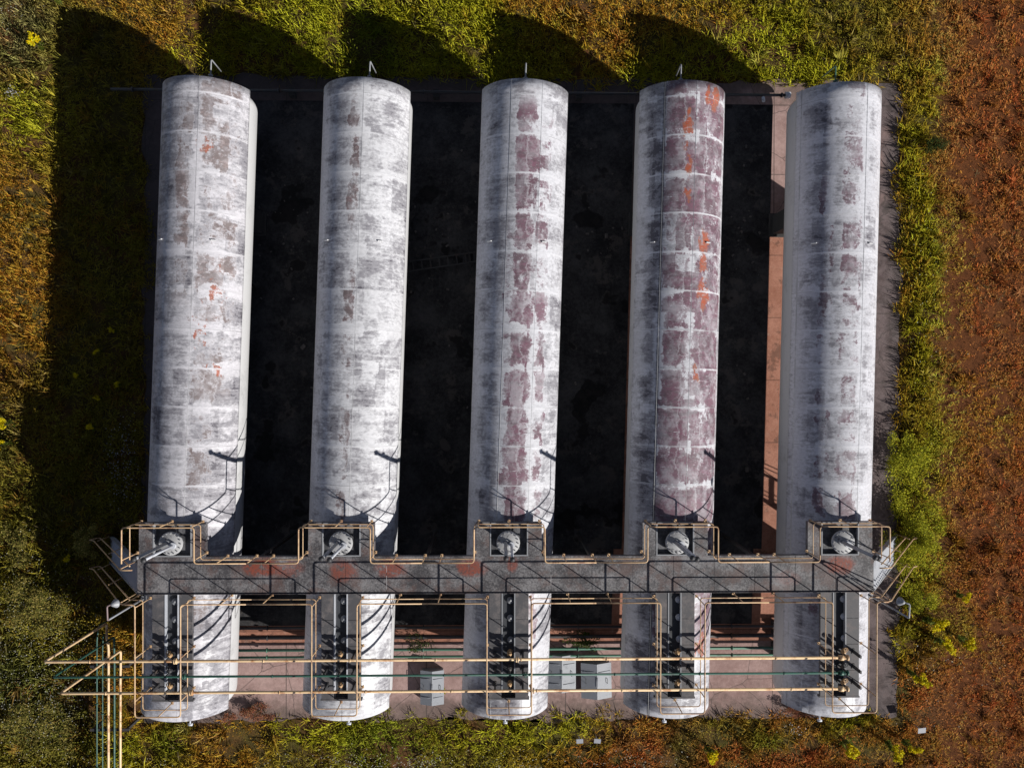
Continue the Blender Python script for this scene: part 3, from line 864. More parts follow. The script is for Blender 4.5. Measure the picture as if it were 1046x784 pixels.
def run_pipe(name, label, pts, rad, mat, collars=True):
    root = empty(name, tuple(pts[0][:2])+(0,)); tag(root, label, 'pipe')
    b = MB(); b.tube(fillet(pts, .12, 4), rad, 10)
    o = b.build('pipe', mat, root); o.location = (-pts[0][0], -pts[0][1], 0)
    b = MB()
    for a, c in zip(pts[:-1], pts[1:]):
        a, c = Vector(a), Vector(c); L = (c-a).length
        if L < 2: continue
        d = (c-a)/L
        for k in range(1, min(12, int(L/2.6)+1)):
            p = a+d*min(L-.1, k*2.6); b.tube([p-d*.02, p+d*.02], rad+.035, 10)
    c2 = b.build('flange', mat, root); c2.location = (-pts[0][0], -pts[0][1], 0)
    return root
run_pipe('return_pipe', 'westernmost green pipe of the rack running south beside the tanks', [(-16.95, -10.0, .15), (-16.95, -10.0, ZR), (-17.03, -10.6, ZR), (-17.03, -60, ZR)], .027, M['green_pipe'])
run_pipe('return_pipe', 'thin dark green pipe on the rack immediately west of the northern orange pipe', [(-16.78, -10.4, .15), (-16.78, -10.4, ZR), (-16.80, -11.0, ZR), (-16.80, -60, ZR)], .025, M['green_pipe'])
# rack trestles
def trestle(y, label):
    root = empty('pipe_support', (-16.55, y, 0)); tag(root, label, 'pipe support', 'steel supports under the western pipes')
    for s in (-.68, .68):
        b = MB(); b.box(s-.05, s+.05, -.05, .05, -.2, ZR-.13); b.build('leg', M['dark_steel'], root)
    b = MB(); b.box(-.80, .80, -.05, .05, ZR-.13, ZR-.062); b.build('crossbar', M['dark_steel'], root)
trestle(-14.3, 'small steel trestle carrying five pipes near the lower left edge of the photo')
trestle(-11.7, 'small steel trestle carrying five pipes beside the southern orange pipe')
# ground level pipes
def low_pipe(label, y, mat, rad, x0=-15.0, x1=13.6, z=.32, slope=0.0):
    root = empty('ground_pipe', ((x0+x1)/2, y, PZ)); tag(root, label, 'pipe', 'low pipes lying on the pad under the tanks')
    b = MB(); b.tube([(x0-(x0+x1)/2, 0, z), (0, slope, z), (x1-(x0+x1)/2, 0, z)], rad, 10)
    for xx in np.arange(-13, 13.5, 3.3):
        b.tube([(xx-.02, 0, z), (xx+.02, 0, z)], rad+.04, 10)
    b.build('pipe', mat, root)
    for xx in (-12, -6, 0, 6, 12):
        s = MB(); s.box(xx-.08, xx+.08, -.14, .14, .002, z-rad+.006); s.build('block', M['concrete_block'], root)
low_pipe('northernmost black low pipe under the tank bellies south of the walkway', -10.45, M['dark_steel'], .055)
low_pipe('thick black low pipe lying between the black pipe and the green pair', -10.86, M['dark_steel'], .075)
low_pipe('northern of the two pale green low pipes passing under the tanks', -11.36, M['pale_green'], .06, z=.40)
low_pipe('southern of the two pale green low pipes passing under the tanks', -11.66, M['pale_green'], .05, z=.40)
root = empty('header_pipe', (-0.5, 12.25, PZ)); tag(root, 'grey header pipe along the north ends of the tanks in shade', 'pipe')
b = MB(); b.tube([(-16.4, 0, .45), (12.1, 0, .45)], .06, 12)
for xx in np.arange(-15.5, 12, 3.05): b.tube([(xx-.03, 0, .45), (xx+.03, 0, .45)], .10, 14)
b.build('pipe', M['dark_steel'], root)
for xx in (-14, -8.9, -2.8, 3.3, 9.4):
    s = MB(); s.box(xx-.12, xx+.12, -.16, .16, .002, .362); s.build('block', M['concrete_block'], root)
b = MB(); b.tube([(12.1, 0, .45), (12.3, 0, .45)], .14, 14); b.tube([(11.15, -.1, .45), (11.15, -.30, .52)], .07, 10); b.build('end_cap', M['white_bar'], root)

# cable tray in the gap between the second and third tank
root = empty('cable_tray', (-3.15, 5.1, PZ), math.radians(8.5)); tag(root, 'ladder-like cable tray lying in deep shade between second and middle tank', 'cable tray')
b = MB()
for s in (-.2, .2): b.box(-1.6, 1.6, s-.025, s+.025, .22, .30)
b.build('side_rail', M['dark_steel'], root)
for k in range(9):
    r = MB(); xx = -1.5+3.0*k/8; r.box(xx-.025, xx+.025, -.174, .174, .23, .26); r.build('rung', M['dark_steel'], root)
for xx in (-1.3, 1.3):
    r = MB(); r.box(xx-.05, xx+.05, -.2, .2, .012, .218); r.build('foot', M['concrete_block'], root)

# ------------------------------------------------------------------ gabled metal covers on the pad
def cover(x, y, rz, w, l, label):
    root = empty('equipment_cover', (x, y, PZ), rz); tag(root, label, 'equipment cover', 'gabled metal covers on the pad')
    eave, ridge = .36, .36+.17*w
    for s in (-1, 1):
        b = MB(); bm = b.bm
        q = [(0.006*s, -l/2, ridge), (s*w/2, -l/2, eave), (s*w/2, l/2, eave), (0.006*s, l/2, ridge)]
        t = [bm.verts.new(p) for p in q]; u = [bm.verts.new((p[0], p[1], p[2]-.03)) for p in q]
        bm.faces.new(t); bm.faces.new(u[::-1])
        for k in range(4): bm.faces.new((t[k], u[k], u[(k+1) % 4], t[(k+1) % 4]))
        b.tube([(0.02*s, -.2, ridge+.0), (0.02*s, .2, ridge+.0)], .012, 6)
        roof = b.build('roof_panel', M['cover'], root)
        nv = Vector((s*(ridge-eave), 0, w/2)).normalized()
        for yy in (-l*.27, l*.27):
            q = MB(); q.tube([(s*w*.06, yy, ridge-.06*w*2*(ridge-eave)/w+.012), (s*w*.46, yy, ridge-.46*w*2*(ridge-eave)/w+.012)], .010, 6); q.build('rib', M['cover'], roof)
        q = MB(); zz = ridge-.34*w*2*(ridge-eave)/w
        q.tube(fillet([(s*w*.34, -.10, zz), (s*w*.34+nv.x*.06, -.10, zz+.06), (s*w*.34+nv.x*.06, .10, zz+.06), (s*w*.34, .10, zz)], .02, 3), .011, 6); q.build('handle', M['dark_steel'], roof)
    b = MB(); b.box(-w/2+.05, w/2-.05, -l/2+.05, l/2-.05, .012, eave-.02, .01); b.build('body', M['cover'], root)
cover(-3.42, -12.98, 0.0, 1.0, 1.45, 'grey gabled metal cover on the pad between second and middle tank')
cover(2.08, -12.40, 0.0, 1.25, 1.55, 'grey gabled metal cover close beside the middle tank, nearer the walkway')
cover(3.58, -12.72, 0.02, 1.3, 1.5, 'grey gabled metal cover close beside the plum-patched tank')

# small white marker plates on stakes
def marker(x, y, rz, label, s=.22):
    root = empty('marker_plate', (x, y, 0), rz); tag(root, label, 'marker')
    b = MB(); b.tube([(0, 0, -.2), (0, 0, .62)], .02, 6); b.build('stake', M['grey_steel'], root)
    b = MB(); b.box(-s*.65, s*.65, -s*.5, s*.5, -.012, .012, .004, T(0, 0, .64) @ Matrix.Rotation(.25, 4, 'X')); b.build('plate', M['plate'], root)
marker(2.85, -15.2, .05, 'western white plate of a pair in the grass south of the pad')
marker(3.60, -15.2, -.08, 'eastern white plate of a pair in the grass south of the pad')
marker(17.5, -14.85, .1, 'lone white plate in rusty grass off the southeast pad corner', .26)

# ------------------------------------------------------------------ vegetation
def value_noise(x, y, seed, scale):
    """smooth 2-d noise in 0..1"""
    r = np.random.default_rng(seed); G = r.random((128, 128))
    def one(x, y):
        xi = np.floor(x).astype(int); yi = np.floor(y).astype(int)
        fx = x-xi; fy = y-yi
        fx = fx*fx*(3-2*fx); fy = fy*fy*(3-2*fy)
        g = lambda a, b_: G[a % 128, b_ % 128]
        return (g(xi, yi)*(1-fx)+g(xi+1, yi)*fx)*(1-fy)+(g(xi, yi+1)*(1-fx)+g(xi+1, yi+1)*fx)*fy
    v = 0; amp = 1; tot = 0
    for o in range(4):
        v = v+amp*one(x*scale*2**o+31.7*o+400, y*scale*2**o+17.3*o+400); tot += amp; amp *= .55
    return v/tot

GAIN = 3.5
RUST = np.array((0.235, 0.058, 0.019)); ORNG = np.array((0.290, 0.118, 0.016)); OLIV = np.array((0.122, 0.104, 0.014))
GREN = np.array((0.085, 0.108, 0.010)); YELG = np.array((0.225, 0.215, 0.011)); DARK = np.array((0.065, 0.070, 0.020)); GREY = np.array((0.16, 0.145, 0.06))
# (photo px, py, radius x, radius y, colour, height)
ZONES = [
 (1000, 100, 80, 160, RUST, .32), (990, 330, 70, 150, RUST, .32), (1010, 560, 80, 160, RUST, .32), (960, 720, 120, 70, RUST, .34),
 (972, 260, 22, 110, OLIV, .32), (1030, 330, 40, 160, RUST, .34), (1010, 420, 50, 60, ORNG, .28), (958, 440, 26, 50, OLIV, .4),
 (932, 200, 18, 150, YELG, .72), (930, 350, 20, 90, YELG, .70), (930, 480, 36, 60, YELG, .85), (935, 560, 44, 66, YELG, .75), (930, 650, 22, 60, YELG, .55),
 (975, 640, 40, 50, OLIV, .4), (1000, 20, 60, 30, RUST, .3),
 (860, 40, 90, 55, OLIV, .5), (780, 40, 80, 55, YELG, .5), (890, 10, 60, 20, OLIV, .5), (830, 70, 100, 14, YELG, .55),
 (560, 10, 70, 16, ORNG, .35), (620, 45, 30, 36, ORNG, .4), (700, 15, 60, 14, ORNG, .35), (640, 70, 25, 20, YELG, .5),
 (470, 35, 40, 50, YELG, .6), (420, 12, 70, 20, YELG, .55), (300, 25, 70, 40, YELG, .5), (370, 45, 40, 50, GREN, .6), (250, 5, 60, 10, OLIV, .5),
 (165, 30, 30, 36, ORNG, .35), (130, 6, 40, 10, ORNG, .4), (190, 50, 14, 22, YELG, .5),
 (20, 40, 40, 50, GREY, .5), (30, 110, 36, 50, YELG, .45), (20, 200, 40, 70, ORNG, .4), (30, 280, 36, 60, ORNG, .38), (20, 350, 40, 50, ORNG, .4),
 (40, 230, 10, 60, OLIV, .45), (20, 160, 26, 20, OLIV, .4), (100, 200, 60, 200, OLIV, .4), (100, 450, 60, 150, OLIV, .45),
 (12, 430, 16, 40, DARK, .6), (20, 510, 24, 40, OLIV, .6), (40, 600, 60, 60, OLIV, .75), (40, 700, 70, 80, DARK, .65), (30, 760, 60, 40, OLIV, .55),
 (130, 700, 20, 80, ORNG, .55), (125, 760, 25, 30, YELG, .5), (180, 760, 40, 26, GREN, .5), (230, 755, 40, 30, ORNG, .4),
 (300, 750, 60, 18, YELG, .5), (300, 775, 70, 12, OLIV, .4), (400, 755, 60, 26, GREN, .45), (490, 755, 60, 20, YELG, .5), (450, 780, 60, 14, OLIV, .4), (235, 775, 30, 16, ORNG, .4),
 (560, 755, 40, 20, YELG, .45), (600, 775, 50, 16, RUST, .38), (650, 760, 36, 24, RUST, .4), (625, 745, 30, 12, ORNG, .45), (690, 765, 30, 20, DARK, .5), (740, 755, 40, 20, OLIV, .45), (770, 770, 60, 18, RUST, .4),
 (790, 745, 25, 10, GREN, .5), (830, 770, 60, 20, RUST, .38), (870, 745, 30, 12, YELG, .45), (915, 740, 20, 24, ORNG, .45), (900, 775, 60, 14, OLIV, .38)]
Zc = np.array([(*P(z[0], z[1]), z[2]/23.6, z[3]/23.6) for z in ZONES]); Zcol = np.array([z[4] for z in ZONES]); Zh = np.array([z[5] for z in ZONES])
def zone(x, y):
    # warp so borders are ragged
    wx = x+(value_noise(x, y, 5, .45)-.5)*2.6; wy = y+(value_noise(x, y, 6, .45)-.5)*2.6
    d = ((wx[:, None]-Zc[None, :, 0])/Zc[None, :, 2])**2+((wy[:, None]-Zc[None, :, 1])/Zc[None, :, 3])**2
    w = 1.0/(0.08+d**1.5)
    w /= w.sum(1, keepdims=True)
    return w @ Zcol, w @ Zh

def in_pad(x, y, m=0.0):
    return (x > PADX0+m) & (x < PADX1-m) & (y > PADY0+m) & (y < PADY1-m)

def mesh_np(name, verts, nper, cols, mat, smooth=False):
    """polygons of nper vertices each, one tint per polygon"""
    nv = len(verts); nf = nv//nper
    me = bpy.data.meshes.new(name)
    me.vertices.add(nv); me.vertices.foreach_set('co', verts.astype(np.float32).ravel())
    me.loops.add(nv); me.loops.foreach_set('vertex_index', np.arange(nv, dtype=np.int32))
    me.polygons.add(nf); me.polygons.foreach_set('loop_start', np.arange(0, nv, nper, dtype=np.int32))
    me.update(calc_edges=True)
    a = me.color_attributes.new('tint', 'FLOAT_COLOR', 'POINT')
    cc = np.ones((nv, 4), np.float32); cc[:, :3] = np.repeat(cols, nper, axis=0)
    a.data.foreach_set('color', cc.ravel())
    me.materials.append(mat)
    return me

def blades(cx, cy, cz, length, width, lean, az, col):
    """bent grass blades: two triangles' worth of quad tapering to a tip (4 verts: base-l, base-r, tip, mid-l)"""
    dx, dy = np.cos(az), np.sin(az)
    sx, sy = -dy*width*.5, dx*width*.5
    hz = length*np.cos(lean); hr = length*np.sin(lean)
    b0 = np.stack([cx-sx, cy-sy, cz], 1); b1 = np.stack([cx+sx, cy+sy, cz], 1)
    m1 = np.stack([cx+dx*hr*.45+sx*.9, cy+dy*hr*.45+sy*.9, cz+hz*.62], 1)
    tip = np.stack([cx+dx*hr, cy+dy*hr, cz+hz], 1)
    m0 = np.stack([cx+dx*hr*.45-sx*.9, cy+dy*hr*.45-sy*.9, cz+hz*.62], 1)
    v = np.stack([b0, b1, m1, tip, m0], 1).reshape(-1, 3)
    return v

def scatter(n, x0, x1, y0, y1):
    return rng.uniform(x0, x1, n), rng.uniform(y0, y1, n)

# --- the meadow: tufts of blades, each with the colour of the patch it grows in
def meadow(name, ntuft, per, x0, x1, y0, y1, scale, hole=None):
    tx, ty = scatter(ntuft, x0, x1, y0, y1)
    jag = (value_noise(tx, ty, 21, .9)-.5)*1.4
    keep = ~in_pad(tx+0, ty, 0.0+0*jag) | (in_pad(tx, ty) & ~in_pad(tx, ty, .02+np.clip(jag*1.6, 0, .8)))
    if hole is not None:
        keep &= ~((tx > hole[0]) & (tx < hole[1]) & (ty > hole[2]) & (ty < hole[3]))
    dens = value_noise(tx, ty, 22, 1.3)
    keep &= rng.random(ntuft) < np.clip(2.6*(dens-.30), .12, 1)
    tx, ty = tx[keep], ty[keep]; n = len(tx)
    col, h = zone(tx, ty)
    big = value_noise(tx, ty, 23, .35); sm = value_noise(tx, ty, 24, 1.6)
    # patchwork of species inside each zone
    f = np.clip((sm-.5)*5, -1, 1)[:, None]
    east = tx > 18.2
    alt = np.where(((rng.random(n) < .5) & ~east)[:, None], OLIV, RUST)
    col = col*(1-.30*np.clip(f, 0, 1))+alt*.30*np.clip(f, 0, 1)
    strk = value_noise(tx*1.0, ty*.06, 41, 1.1)
    track = 1-.38*np.exp(-((tx-20.45+.25*np.sin(ty*.3))/.22)**2)-.38*np.exp(-((tx-21.95+.2*np.sin(ty*.25))/.25)**2)
    col = col*np.where(east, 1.30+.46*big, .70+.78*big)[:, None]*GAIN*np.where(east, (.72+.72*strk)*track, 1.0)[:, None]
    pick = rng.random(n)
    col = np.where((pick < .10)[:, None], col*.5+YELG*.6, col); col = np.where((pick > .92)[:, None], col*.5+ORNG*.5, col)
    col = np.where(((pick > .55) & (pick < .63) & ~east)[:, None], col*.5, col)
    col = np.where(((pick > .50) & (pick < .53))[:, None], np.array((.30, .24, .12))*.8, col)
    h = h*(.55+.9*value_noise(tx, ty, 25, .8))*rng.uniform(.7, 1.3, n)*np.where(east, .75, 1.0)
    X = np.repeat(tx, per)+rng.normal(0, .055*scale, n*per); Y = np.repeat(ty, per)+rng.normal(0, .055*scale, n*per)
    L = np.repeat(h, per)*rng.uniform(.40, .95, n*per)
    W = rng.uniform(.010, .027, n*per)*scale
    lean = np.clip(rng.normal(.98, .30, n*per), .1, 1.5)
    az = rng.uniform(0, 2*PI, n*per)
    C = np.repeat(col, per, axis=0)*rng.uniform(.65, 1.35, (n*per, 1))
    v = blades(X, Y, np.zeros(n*per), L, W, lean, az, C)
    me = mesh_np(name, v, 5, np.clip(C, 0, .75), M['leaf'])
    return tag(link(name, me), kind='stuff')
o = meadow('meadow_grass', 105000, 8, -25.5, 25.5, -20, 19.5, 1.0)
tag(o, 'rust, orange and olive meadow grass growing all round the concrete pad', 'grass')
o = meadow('distant_grass', 60000, 5, -44, 44, -40, 40, 1.9, (-25.4, 25.4, -19.9, 19.4))
tag(o, 'coarser meadow grass spreading beyond the mapped edge of the site', 'grass')

# --- taller tussocks standing out of the sward, each of one kind and leaning one way
def tussocks():
    n = 3400
    x, y = scatter(n, -24, 24, -18.5, 18)
    k = ~in_pad(x, y, -.15) & (rng.random(n) < np.clip((value_noise(x, y, 51, .5)-.30)*3, .05, 1))
    k &= ~((x > 18.4) & (rng.random(n) < .6))
    x, y = x[k], y[k]; n = len(x); per = 26
    col, h = zone(x, y)
    kind = rng.integers(0, 5, n)
    tone = np.array([(.34, .27, .13), (.13, .16, .02), (.36, .13, .05), (.22, .20, .03), (.10, .09, .025)])[kind]
    col = col*GAIN*.55+tone*.6
    X = np.repeat(x, per)+rng.normal(0, .07, n*per); Y = np.repeat(y, per)+rng.normal(0, .07, n*per)
    L = np.repeat(rng.uniform(.35, .75, n)*(.6+h), per)*rng.uniform(.5, 1.1, n*per)
    az = np.repeat(rng.uniform(0, 2*PI, n), per)+rng.normal(0, 1.1, n*per)
    lean = np.clip(rng.normal(.85, .35, n*per), .1, 1.5)
    C = np.repeat(col, per, axis=0)*rng.uniform(.6, 1.4, (n*per, 1))
    v = blades(X, Y, np.zeros(n*per), L, rng.uniform(.010, .028, n*per), lean, az, C)
    me = mesh_np('grass_tussocks', v, 5, np.clip(C, 0, .7), M['leaf'])
    tag(link('grass_tussocks', me), 'taller tussocks of straw, rust and green grass standing out of the meadow', 'grass', kind='stuff')
tussocks()

# --- broad-leaved weeds: small flat leaves through the grass
def weeds():
    n = 62000
    x, y = scatter(n, -24, 24, -18.5, 17.8)
    k = ~in_pad(x, y, -.05)
    d = value_noise(x, y, 31, .7)
    k &= rng.random(n) < np.clip((d-.36)*3.2, 0.04, 1)
    x, y = x[k], y[k]; n = len(x)
    col, h = zone(x, y)
    per = 5
    X = np.repeat(x, per)+rng.normal(0, .10, n*per); Y = np.repeat(y, per)+rng.normal(0, .10, n*per)
    Z = np.repeat(h*(.5+.9*value_noise(x, y, 25, .8)), per)*rng.uniform(.15, .95, n*per)
    s = rng.uniform(.016, .046, n*per)
    az = rng.uniform(0, 2*PI, n*per); tl = rng.normal(0, .5, n*per)
    dx, dy = np.cos(az), np.sin(az)
    wx, wy = -dy, dx
    dz = np.sin(tl)
    q = [np.stack([X-dx*s, Y-dy*s, Z-dz*s], 1), np.stack([X+wx*s*.5, Y+wy*s*.5, Z+.01], 1), np.stack([X+dx*s, Y+dy*s, Z+dz*s], 1), np.stack([X-wx*s*.5, Y-wy*s*.5, Z+.01], 1)]
    v = np.stack(q, 1).reshape(-1, 3)
    C = np.repeat(col*2.0+np.array((.05, .06, .008)), per, axis=0)*rng.uniform(.55, 1.35, (n*per, 1))
    me = mesh_np('broad_leaved_weeds', v, 4, np.clip(C, 0, .6), M['leaf'])
    tag(link('broad_leaved_weeds', me), 'low broad-leaved weeds mixed through the meadow grass', 'weeds', kind='stuff')
weeds()

# --- tiny pale wildflowers
def flowers():
    vs = []; cs = []
    for (px, py, rx, ry, n, c) in [(50, 690, 60, 80, 900, (.62, .60, .50)), (40, 600, 50, 50, 350, (.55, .55, .4)), (370, 772, 90, 12, 300, (.66, .64, .55)), (425, 775, 20, 10, 120, (.7, .68, .6)),
                                   (130, 470, 16, 40, 260, (.6, .62, .66)), (960, 690, 60, 50, 60, (.6, .58, .5)), (20, 100, 6, 4, 50, (.66, .66, .75)), (932, 300, 14, 130, 70, (.62, .66, .4)),
                                   (640, 770, 60, 10, 90, (.62, .6, .5)), (800, 740, 8, 8, 40, (.66, .64, .6)), (900, 200, 120, 160, 30, (.6, .58, .5)), (130, 772, 40, 12, 120, (.62, .6, .4)), (520, 772, 40, 12, 70, (.6, .6, .5)), (15, 20, 20, 20, 60, (.55, .53, .45))]:
        x0, y0 = P(px, py)
        x = x0+rng.normal(0, rx/23.6*.6, n); y = y0+rng.normal(0, ry/23.6*.6, n)
        k = ~in_pad(x, y, -.05); x, y = x[k], y[k]; n = len(x)
        z = rng.uniform(.35, .75, n); s = rng.uniform(.010, .026, n); a = rng.uniform(0, PI, n)
        q = [np.stack([x+s*np.cos(a+t), y+s*np.sin(a+t), z+rng.normal(0, .006, n)], 1) for t in (0, PI/2, PI, 3*PI/2)]
        vs.append(np.stack(q, 1).reshape(-1, 3)); cs.append(np.array(c)*rng.uniform(.6, 1.05, (n, 1)))
    me = mesh_np('wildflowers', np.concatenate(vs), 4, np.concatenate(cs), M['petal'])
    tag(link('wildflowers', me), 'tiny pale wildflower heads dotted through the grass', 'wildflowers', kind='stuff')
flowers()

# --- shrubs
def leaf_cloud(r, n, cols, rx, ry, h, leaf, lumps=7, base=.05):
    """leaves through an uneven crown made of overlapping sprays"""
    c = [(np.clip(r.normal(0, rx*.46), -rx*.75, rx*.75), np.clip(r.normal(0, ry*.46), -ry*.75, ry*.75), h*r.uniform(.30, .80), r.uniform(.20, .50)) for _ in range(int(lumps*1.7))]
    c.append((0, 0, h*.55, .5))
    idx = r.integers(0, len(c), n); c = np.array(c)[idx]
    d = r.normal(0, 1, (n, 3)); d /= np.linalg.norm(d, axis=1)[:, None]
    rad = r.random(n)**.45
    X = c[:, 0]+d[:, 0]*rx*c[:, 3]*rad; Y = c[:, 1]+d[:, 1]*ry*c[:, 3]*rad
    Z = np.clip(c[:, 2]+d[:, 2]*h*.5*c[:, 3]*rad*1.2, base, None)
    s = leaf*r.uniform(.6, 1.4, n)
    az = r.uniform(0, 2*PI, n); tl = r.normal(.25, .5, n)
    dx, dy, dz = np.cos(az)*np.cos(tl), np.sin(az)*np.cos(tl), -np.sin(tl)
    ro = r.normal(0, .6, n)
    wx, wy, wz = -np.sin(az)*np.cos(ro), np.cos(az)*np.cos(ro), np.sin(ro)
    Pn = np.stack([X, Y, Z], 1); D = np.stack([dx, dy, dz], 1)*s[:, None]; Wd = np.stack([wx, wy, wz], 1)*s[:, None]*.42
    v = np.stack([Pn-D, Pn+Wd, Pn+D, Pn-Wd], 1).reshape(-1, 3)
    cols = np.array(cols); cc = cols[r.integers(0, len(cols), n)]*r.uniform(.6, 1.4, (n, 1))
    return v, cc
def shrub(px, py, rx, ry, h, cols, label, n=1500, leaf=.06, seed=0, lumps=7, z=0.0, name='shrub', cat='shrub'):
    x, y = P(px, py)
    r = np.random.default_rng(100+seed)
    root = empty(name, (x, y, z)); tag(root, label, cat)
    v, c = leaf_cloud(r, n, cols, rx, ry, h, leaf, lumps)
    link('foliage', mesh_np('foliage', v, 4, np.clip(c, 0, .6), M['leaf']), root)
    b = MB(); rr = random.Random(seed)
    for k in range(6):
        a = rr.uniform(0, 2*PI); q = rr.uniform(.3, .7)
        b.tube([(0.03*math.cos(a), .03*math.sin(a), -.1), (rx*q*.5*math.cos(a), ry*q*.5*math.sin(a), h*.4), (rx*q*math.cos(a), ry*q*math.sin(a), h*.75)], .016, 5, r1=.005)
    b.build('stem', M['stem'], root)
G1 = [(.33, .34, .02), (.50, .47, .03), (.15, .17, .015), (.62, .53, .04)]
G2 = [(.13, .135, .03), (.21, .195, .045), (.28, .23, .05), (.36, .28, .085)]
DG = [(.05, .07, .015), (.08, .11, .02), (.03, .045, .012)]
RD = [(.30, .10, .06), (.40, .16, .085), (.22, .08, .05), (.32, .18, .09)]
YL = [(.32, .22, .012), (.22, .17, .012), (.28, .14, .012), (.16, .13, .014)]
shrub(914, 478, 1.05, 1.7, 1.35, G1, 'tall green shrub overhanging the pad edge nearest the east tank middle', 6120, .0374, 1, 10)
shrub(930, 545, 1.2, 1.6, 1.2, G1, 'broad green shrub north of the eastern stair foot', 6120, .0374, 2, 10)
shrub(905, 560, .7, 1.1, 1.1, G1, 'narrow green shrub squeezed between east tank and stair foot', 2890, .0340, 3)
shrub(926, 612, .9, 1.0, .85, G1, 'low yellow-green shrub south of the eastern stair foot', 3400, .0340, 4)
shrub(946, 147, .55, .45, .7, [(.03, .045, .012), (.05, .07, .016)], 'small dark green bush in the grass by the northeast pad corner', 1530, .0306, 5)
shrub(50, 610, 1.6, 1.3, 1.0, G2, 'large olive bush west of the stairs at the edge of the tank shadow', 7140, .0374, 6, 12)
shrub(25, 545, .8, 1.1, .8, G2, 'olive bush by the left picture edge above the large bush', 3060, .0374, 7)
shrub(45, 735, 1.5, 1.2, .8, G2, 'wide dark bush in the lower left corner west of the pipe rack', 6120, .0374, 8, 12)
shrub(126, 668, .5, .7, 1.5, YL, 'small yellow-leaved bush growing between pipe rack and west tank', 1870, .0306, 9)
shrub(127, 712, .5, .8, 1.65, YL, 'golden bush beside the pipe rack near the west tank foot', 2380, .0306, 10)
shrub(263, 722, .9, .45, .5, RD, 'reddish dry weed clump on the pad edge between first and second tank', 2890, .0272, 11, 9, PZ, 'weed_clump', 'weeds')
shrub(806, 726, .6, .3, .45, RD, 'reddish dry weed clump at the pad edge left of the east tank foot', 1530, .0272, 12, 7, PZ, 'weed_clump', 'weeds')
shrub(232, 728, .3, .3, .4, RD, 'small reddish weed tuft against the foot of the west tank', 714, .0272, 13, 5, PZ, 'weed_clump', 'weeds')
shrub(424, 652, .7, .5, .8, DG, 'green weed bush on shaded pad left of the middle tank', 700, .0340, 14, 9, PZ, 'weed_clump', 'weeds')
shrub(588, 650, .8, .4, .7, DG, 'green weed bush on shaded pad right of the middle tank', 1360, .0340, 15, 9, PZ, 'weed_clump', 'weeds')
shrub(445, 700, .25, .3, .4, G1, 'small green weed by the western gabled cover', 544, .0272, 16, 4, PZ, 'weed_clump', 'weeds')

shrub(926, 548, .55, .75, 1.55, G1, 'tall green weed growing up through the foot of the eastern stair', 3740, .0340, 21, 9)
shrub(97, 545, .55, .75, 1.5, G2, 'tall dark weed growing at the foot of the western stair', 3060, .0340, 22, 9)

# --- rubble and litter lying on the dark lanes
def rubble():
    r = np.random.default_rng(77); b = MB()
    for k in range(150):
        i = r.integers(0, 4)
        y = r.normal(6.0, .9) if r.random() < .6 else r.uniform(-9, 11.5)
        x = XI[i]+r.uniform(1.0, 4.5)+y*math.tan(ALPHA); sz = r.uniform(.02, .07)*(2.0 if r.random() < .08 else 1)
        M4 = T(x, y, PZ+.03+sz*.25) @ Matrix.Rotation(r.uniform(0, 6), 4, 'Z') @ Matrix.Rotation(r.uniform(-.4, .4), 4, 'X')
        b.box(-sz*r.uniform(.5, 1.3), sz*r.uniform(.5, 1.3), -sz*.6, sz*.6, -sz*.4, sz*.4, sz*.15, M4)
    tag(b.build('rubble', M['rubble']), 'broken concrete rubble strewn on the dark lanes between the tanks', 'rubble', kind='stuff')
M['rubble'] = simple('broken_concrete', (0.13, 0.115, 0.11), 0.9, 0, 3, .4)
rubble()

# --- tall yellow-flowered weeds, one by one
def yellow_proto(seed):
    r = np.random.default_rng(seed); rr = random.Random(seed)
    root = empty('goldenrod'); 
    b = MB(); heads = []
    for k in range(4):
        a = rr.uniform(0, 2*PI); q = rr.uniform(.05, .16); h = rr.uniform(.75, 1.0)
        b.tube([(0, 0, -.05), (q*.5*math.cos(a), q*.5*math.sin(a), h*.5), (q*math.cos(a), q*math.sin(a), h)], .012, 5, r1=.006)
        heads.append((q*math.cos(a), q*math.sin(a), h))
    b.build('stem', M['stem'], root)
    v, c = leaf_cloud(r, 130, [(.09, .12, .015), (.13, .15, .02)], .17, .17, .7, .05, 4)
    link('leaves', mesh_np('leaves', v, 4, c, M['leaf']), root)
    for (hx, hy, hz) in heads:
        v, c = leaf_cloud(r, 170, [(.85, .62, .006), (.80, .52, .005), (.85, .68, .03)], .15, .12, .36, .034, 4, -.2)
        link('flower_head', mesh_np('flower_head', v+np.array([hx, hy, hz-.16]), 4, np.clip(c, 0, .85), M['petal']), root)
    return root
protos = [yellow_proto(s) for s in (1, 2, 3)]
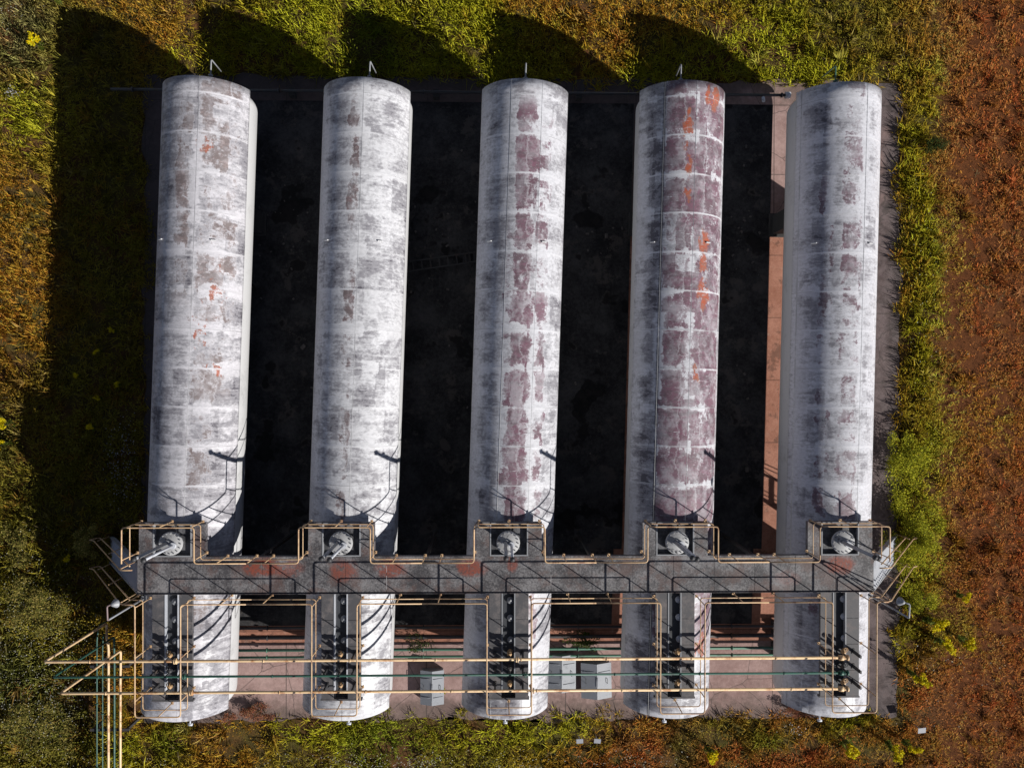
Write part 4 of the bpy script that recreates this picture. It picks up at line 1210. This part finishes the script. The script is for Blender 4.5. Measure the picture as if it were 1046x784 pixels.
YW = [(938, 631, 'yellow-flowered weed nearest below the eastern stair and lamp', 1.05), (947, 652, 'bright yellow-flowered weed, lower left of a close pair southeast of the lamp', 1.1),
      (972, 650, 'yellow-flowered weed in rusty grass right of the brightest pair', .9), (921, 685, 'yellow-flowered weed hugging the pad edge beside the east tank foot', 1.0),
      (971, 606, 'slender yellow weed in open grass right of the eastern lamp post', .75), (854, 754, 'yellow-flowered weed just below the foot of the east tank', 1.05),
      (899, 758, 'larger yellow weed of two below the southeast pad corner', .95), (917, 756, 'smaller yellow weed of two below the southeast pad corner', .85),
      (716, 762, 'yellow-flowered weed below the foot of the plum-patched tank', .95), (14, 448, 'sunlit yellow weed at the left edge of the big shadow', .9),
      (17, 427, 'yellow weed just above another at the left edge of shadow', .75), (97, 433, 'yellow weed deep in the west shadow, brightest of those in shade', .9),
      (117, 336, 'yellow weed in shade left of the west tank, highest of a loose column', .7), (103, 357, 'yellow weed in shade second in a loose column', .75),
      (81, 381, 'yellow weed in shade farthest from the tank in a loose column', .7), (122, 390, 'yellow weed in shade closest to the tank in a loose column', .7),
      (103, 404, 'yellow weed in shade near the bottom of a loose column', .7), (74, 562, 'yellow weed in shadow left of the western staircase', .85),
      (64, 8, 'yellow weed at the very top left of the big shadow', .8), (46, 53, 'yellow weed in sun beside the upper left shadow edge', .8)]
for k, (px, py, lab, s) in enumerate(YW):
    o = protos[k % 3] if k < 3 else copy_tree(protos[k % 3])
    x, y = P(px, py); o.location = (x, y, 0); q = s*(.78 if 'shade' in lab or 'in shadow' in lab else 1.35)
    o.scale = (q, q, q); o.rotation_euler = (0, 0, k*1.7)
    tag(o, lab, 'wild flower', 'yellow-flowered weeds in the grass')

# ------------------------------------------------------------------ light, sky, camera
SUN = Vector((1.62, -1.08, 1.0)).normalized()
elev = math.asin(SUN.z); azim = math.atan2(SUN.x, SUN.y)
w = bpy.data.worlds.new('World'); scene.world = w; w.use_nodes = True
nt = w.node_tree; nt.nodes.clear()
wo = nt.nodes.new('ShaderNodeOutputWorld'); bg = nt.nodes.new('ShaderNodeBackground'); sk = nt.nodes.new('ShaderNodeTexSky')
sk.sky_type = 'NISHITA'; sk.sun_disc = False; sk.sun_elevation = elev; sk.sun_rotation = azim
sk.altitude = 4000; sk.air_density = 0.45; sk.dust_density = 0.5; sk.ozone_density = 0.4
bg.inputs['Strength'].default_value = 0.098
hs = nt.nodes.new('ShaderNodeHueSaturation'); hs.inputs['Saturation'].default_value = 0.62
nt.links.new(sk.outputs[0], hs.inputs['Color']); nt.links.new(hs.outputs[0], bg.inputs[0]); nt.links.new(bg.outputs[0], wo.inputs[0])
L = bpy.data.lights.new('sun', 'SUN'); L.energy = 5.0; L.angle = math.radians(0.5); L.color = (1.0, 0.965, 0.90)
so = bpy.data.objects.new('sun', L); COL.objects.link(so); so.rotation_euler = (-SUN).to_track_quat('-Z', 'Y').to_euler(); so.location = SUN*60
cam = bpy.data.cameras.new('camera'); co = bpy.data.objects.new('camera', cam); COL.objects.link(co)
cam.sensor_width = 36; cam.lens = 725/1046*36; cam.clip_end = 4000
co.location = (-0.5877, 0.0, 30.6157); co.rotation_euler = (-0.0029, -0.0180, 0.0018)
scene.camera = co
scene.cycles.max_bounces = 4; scene.cycles.diffuse_bounces = 1; scene.cycles.glossy_bounces = 2; scene.cycles.transmission_bounces = 2
scene.view_settings.view_transform = 'Standard'; scene.view_settings.look = 'None'
scene.view_settings.gamma = 1.0; scene.view_settings.use_curve_mapping = False
scene.view_settings.exposure = 0.0
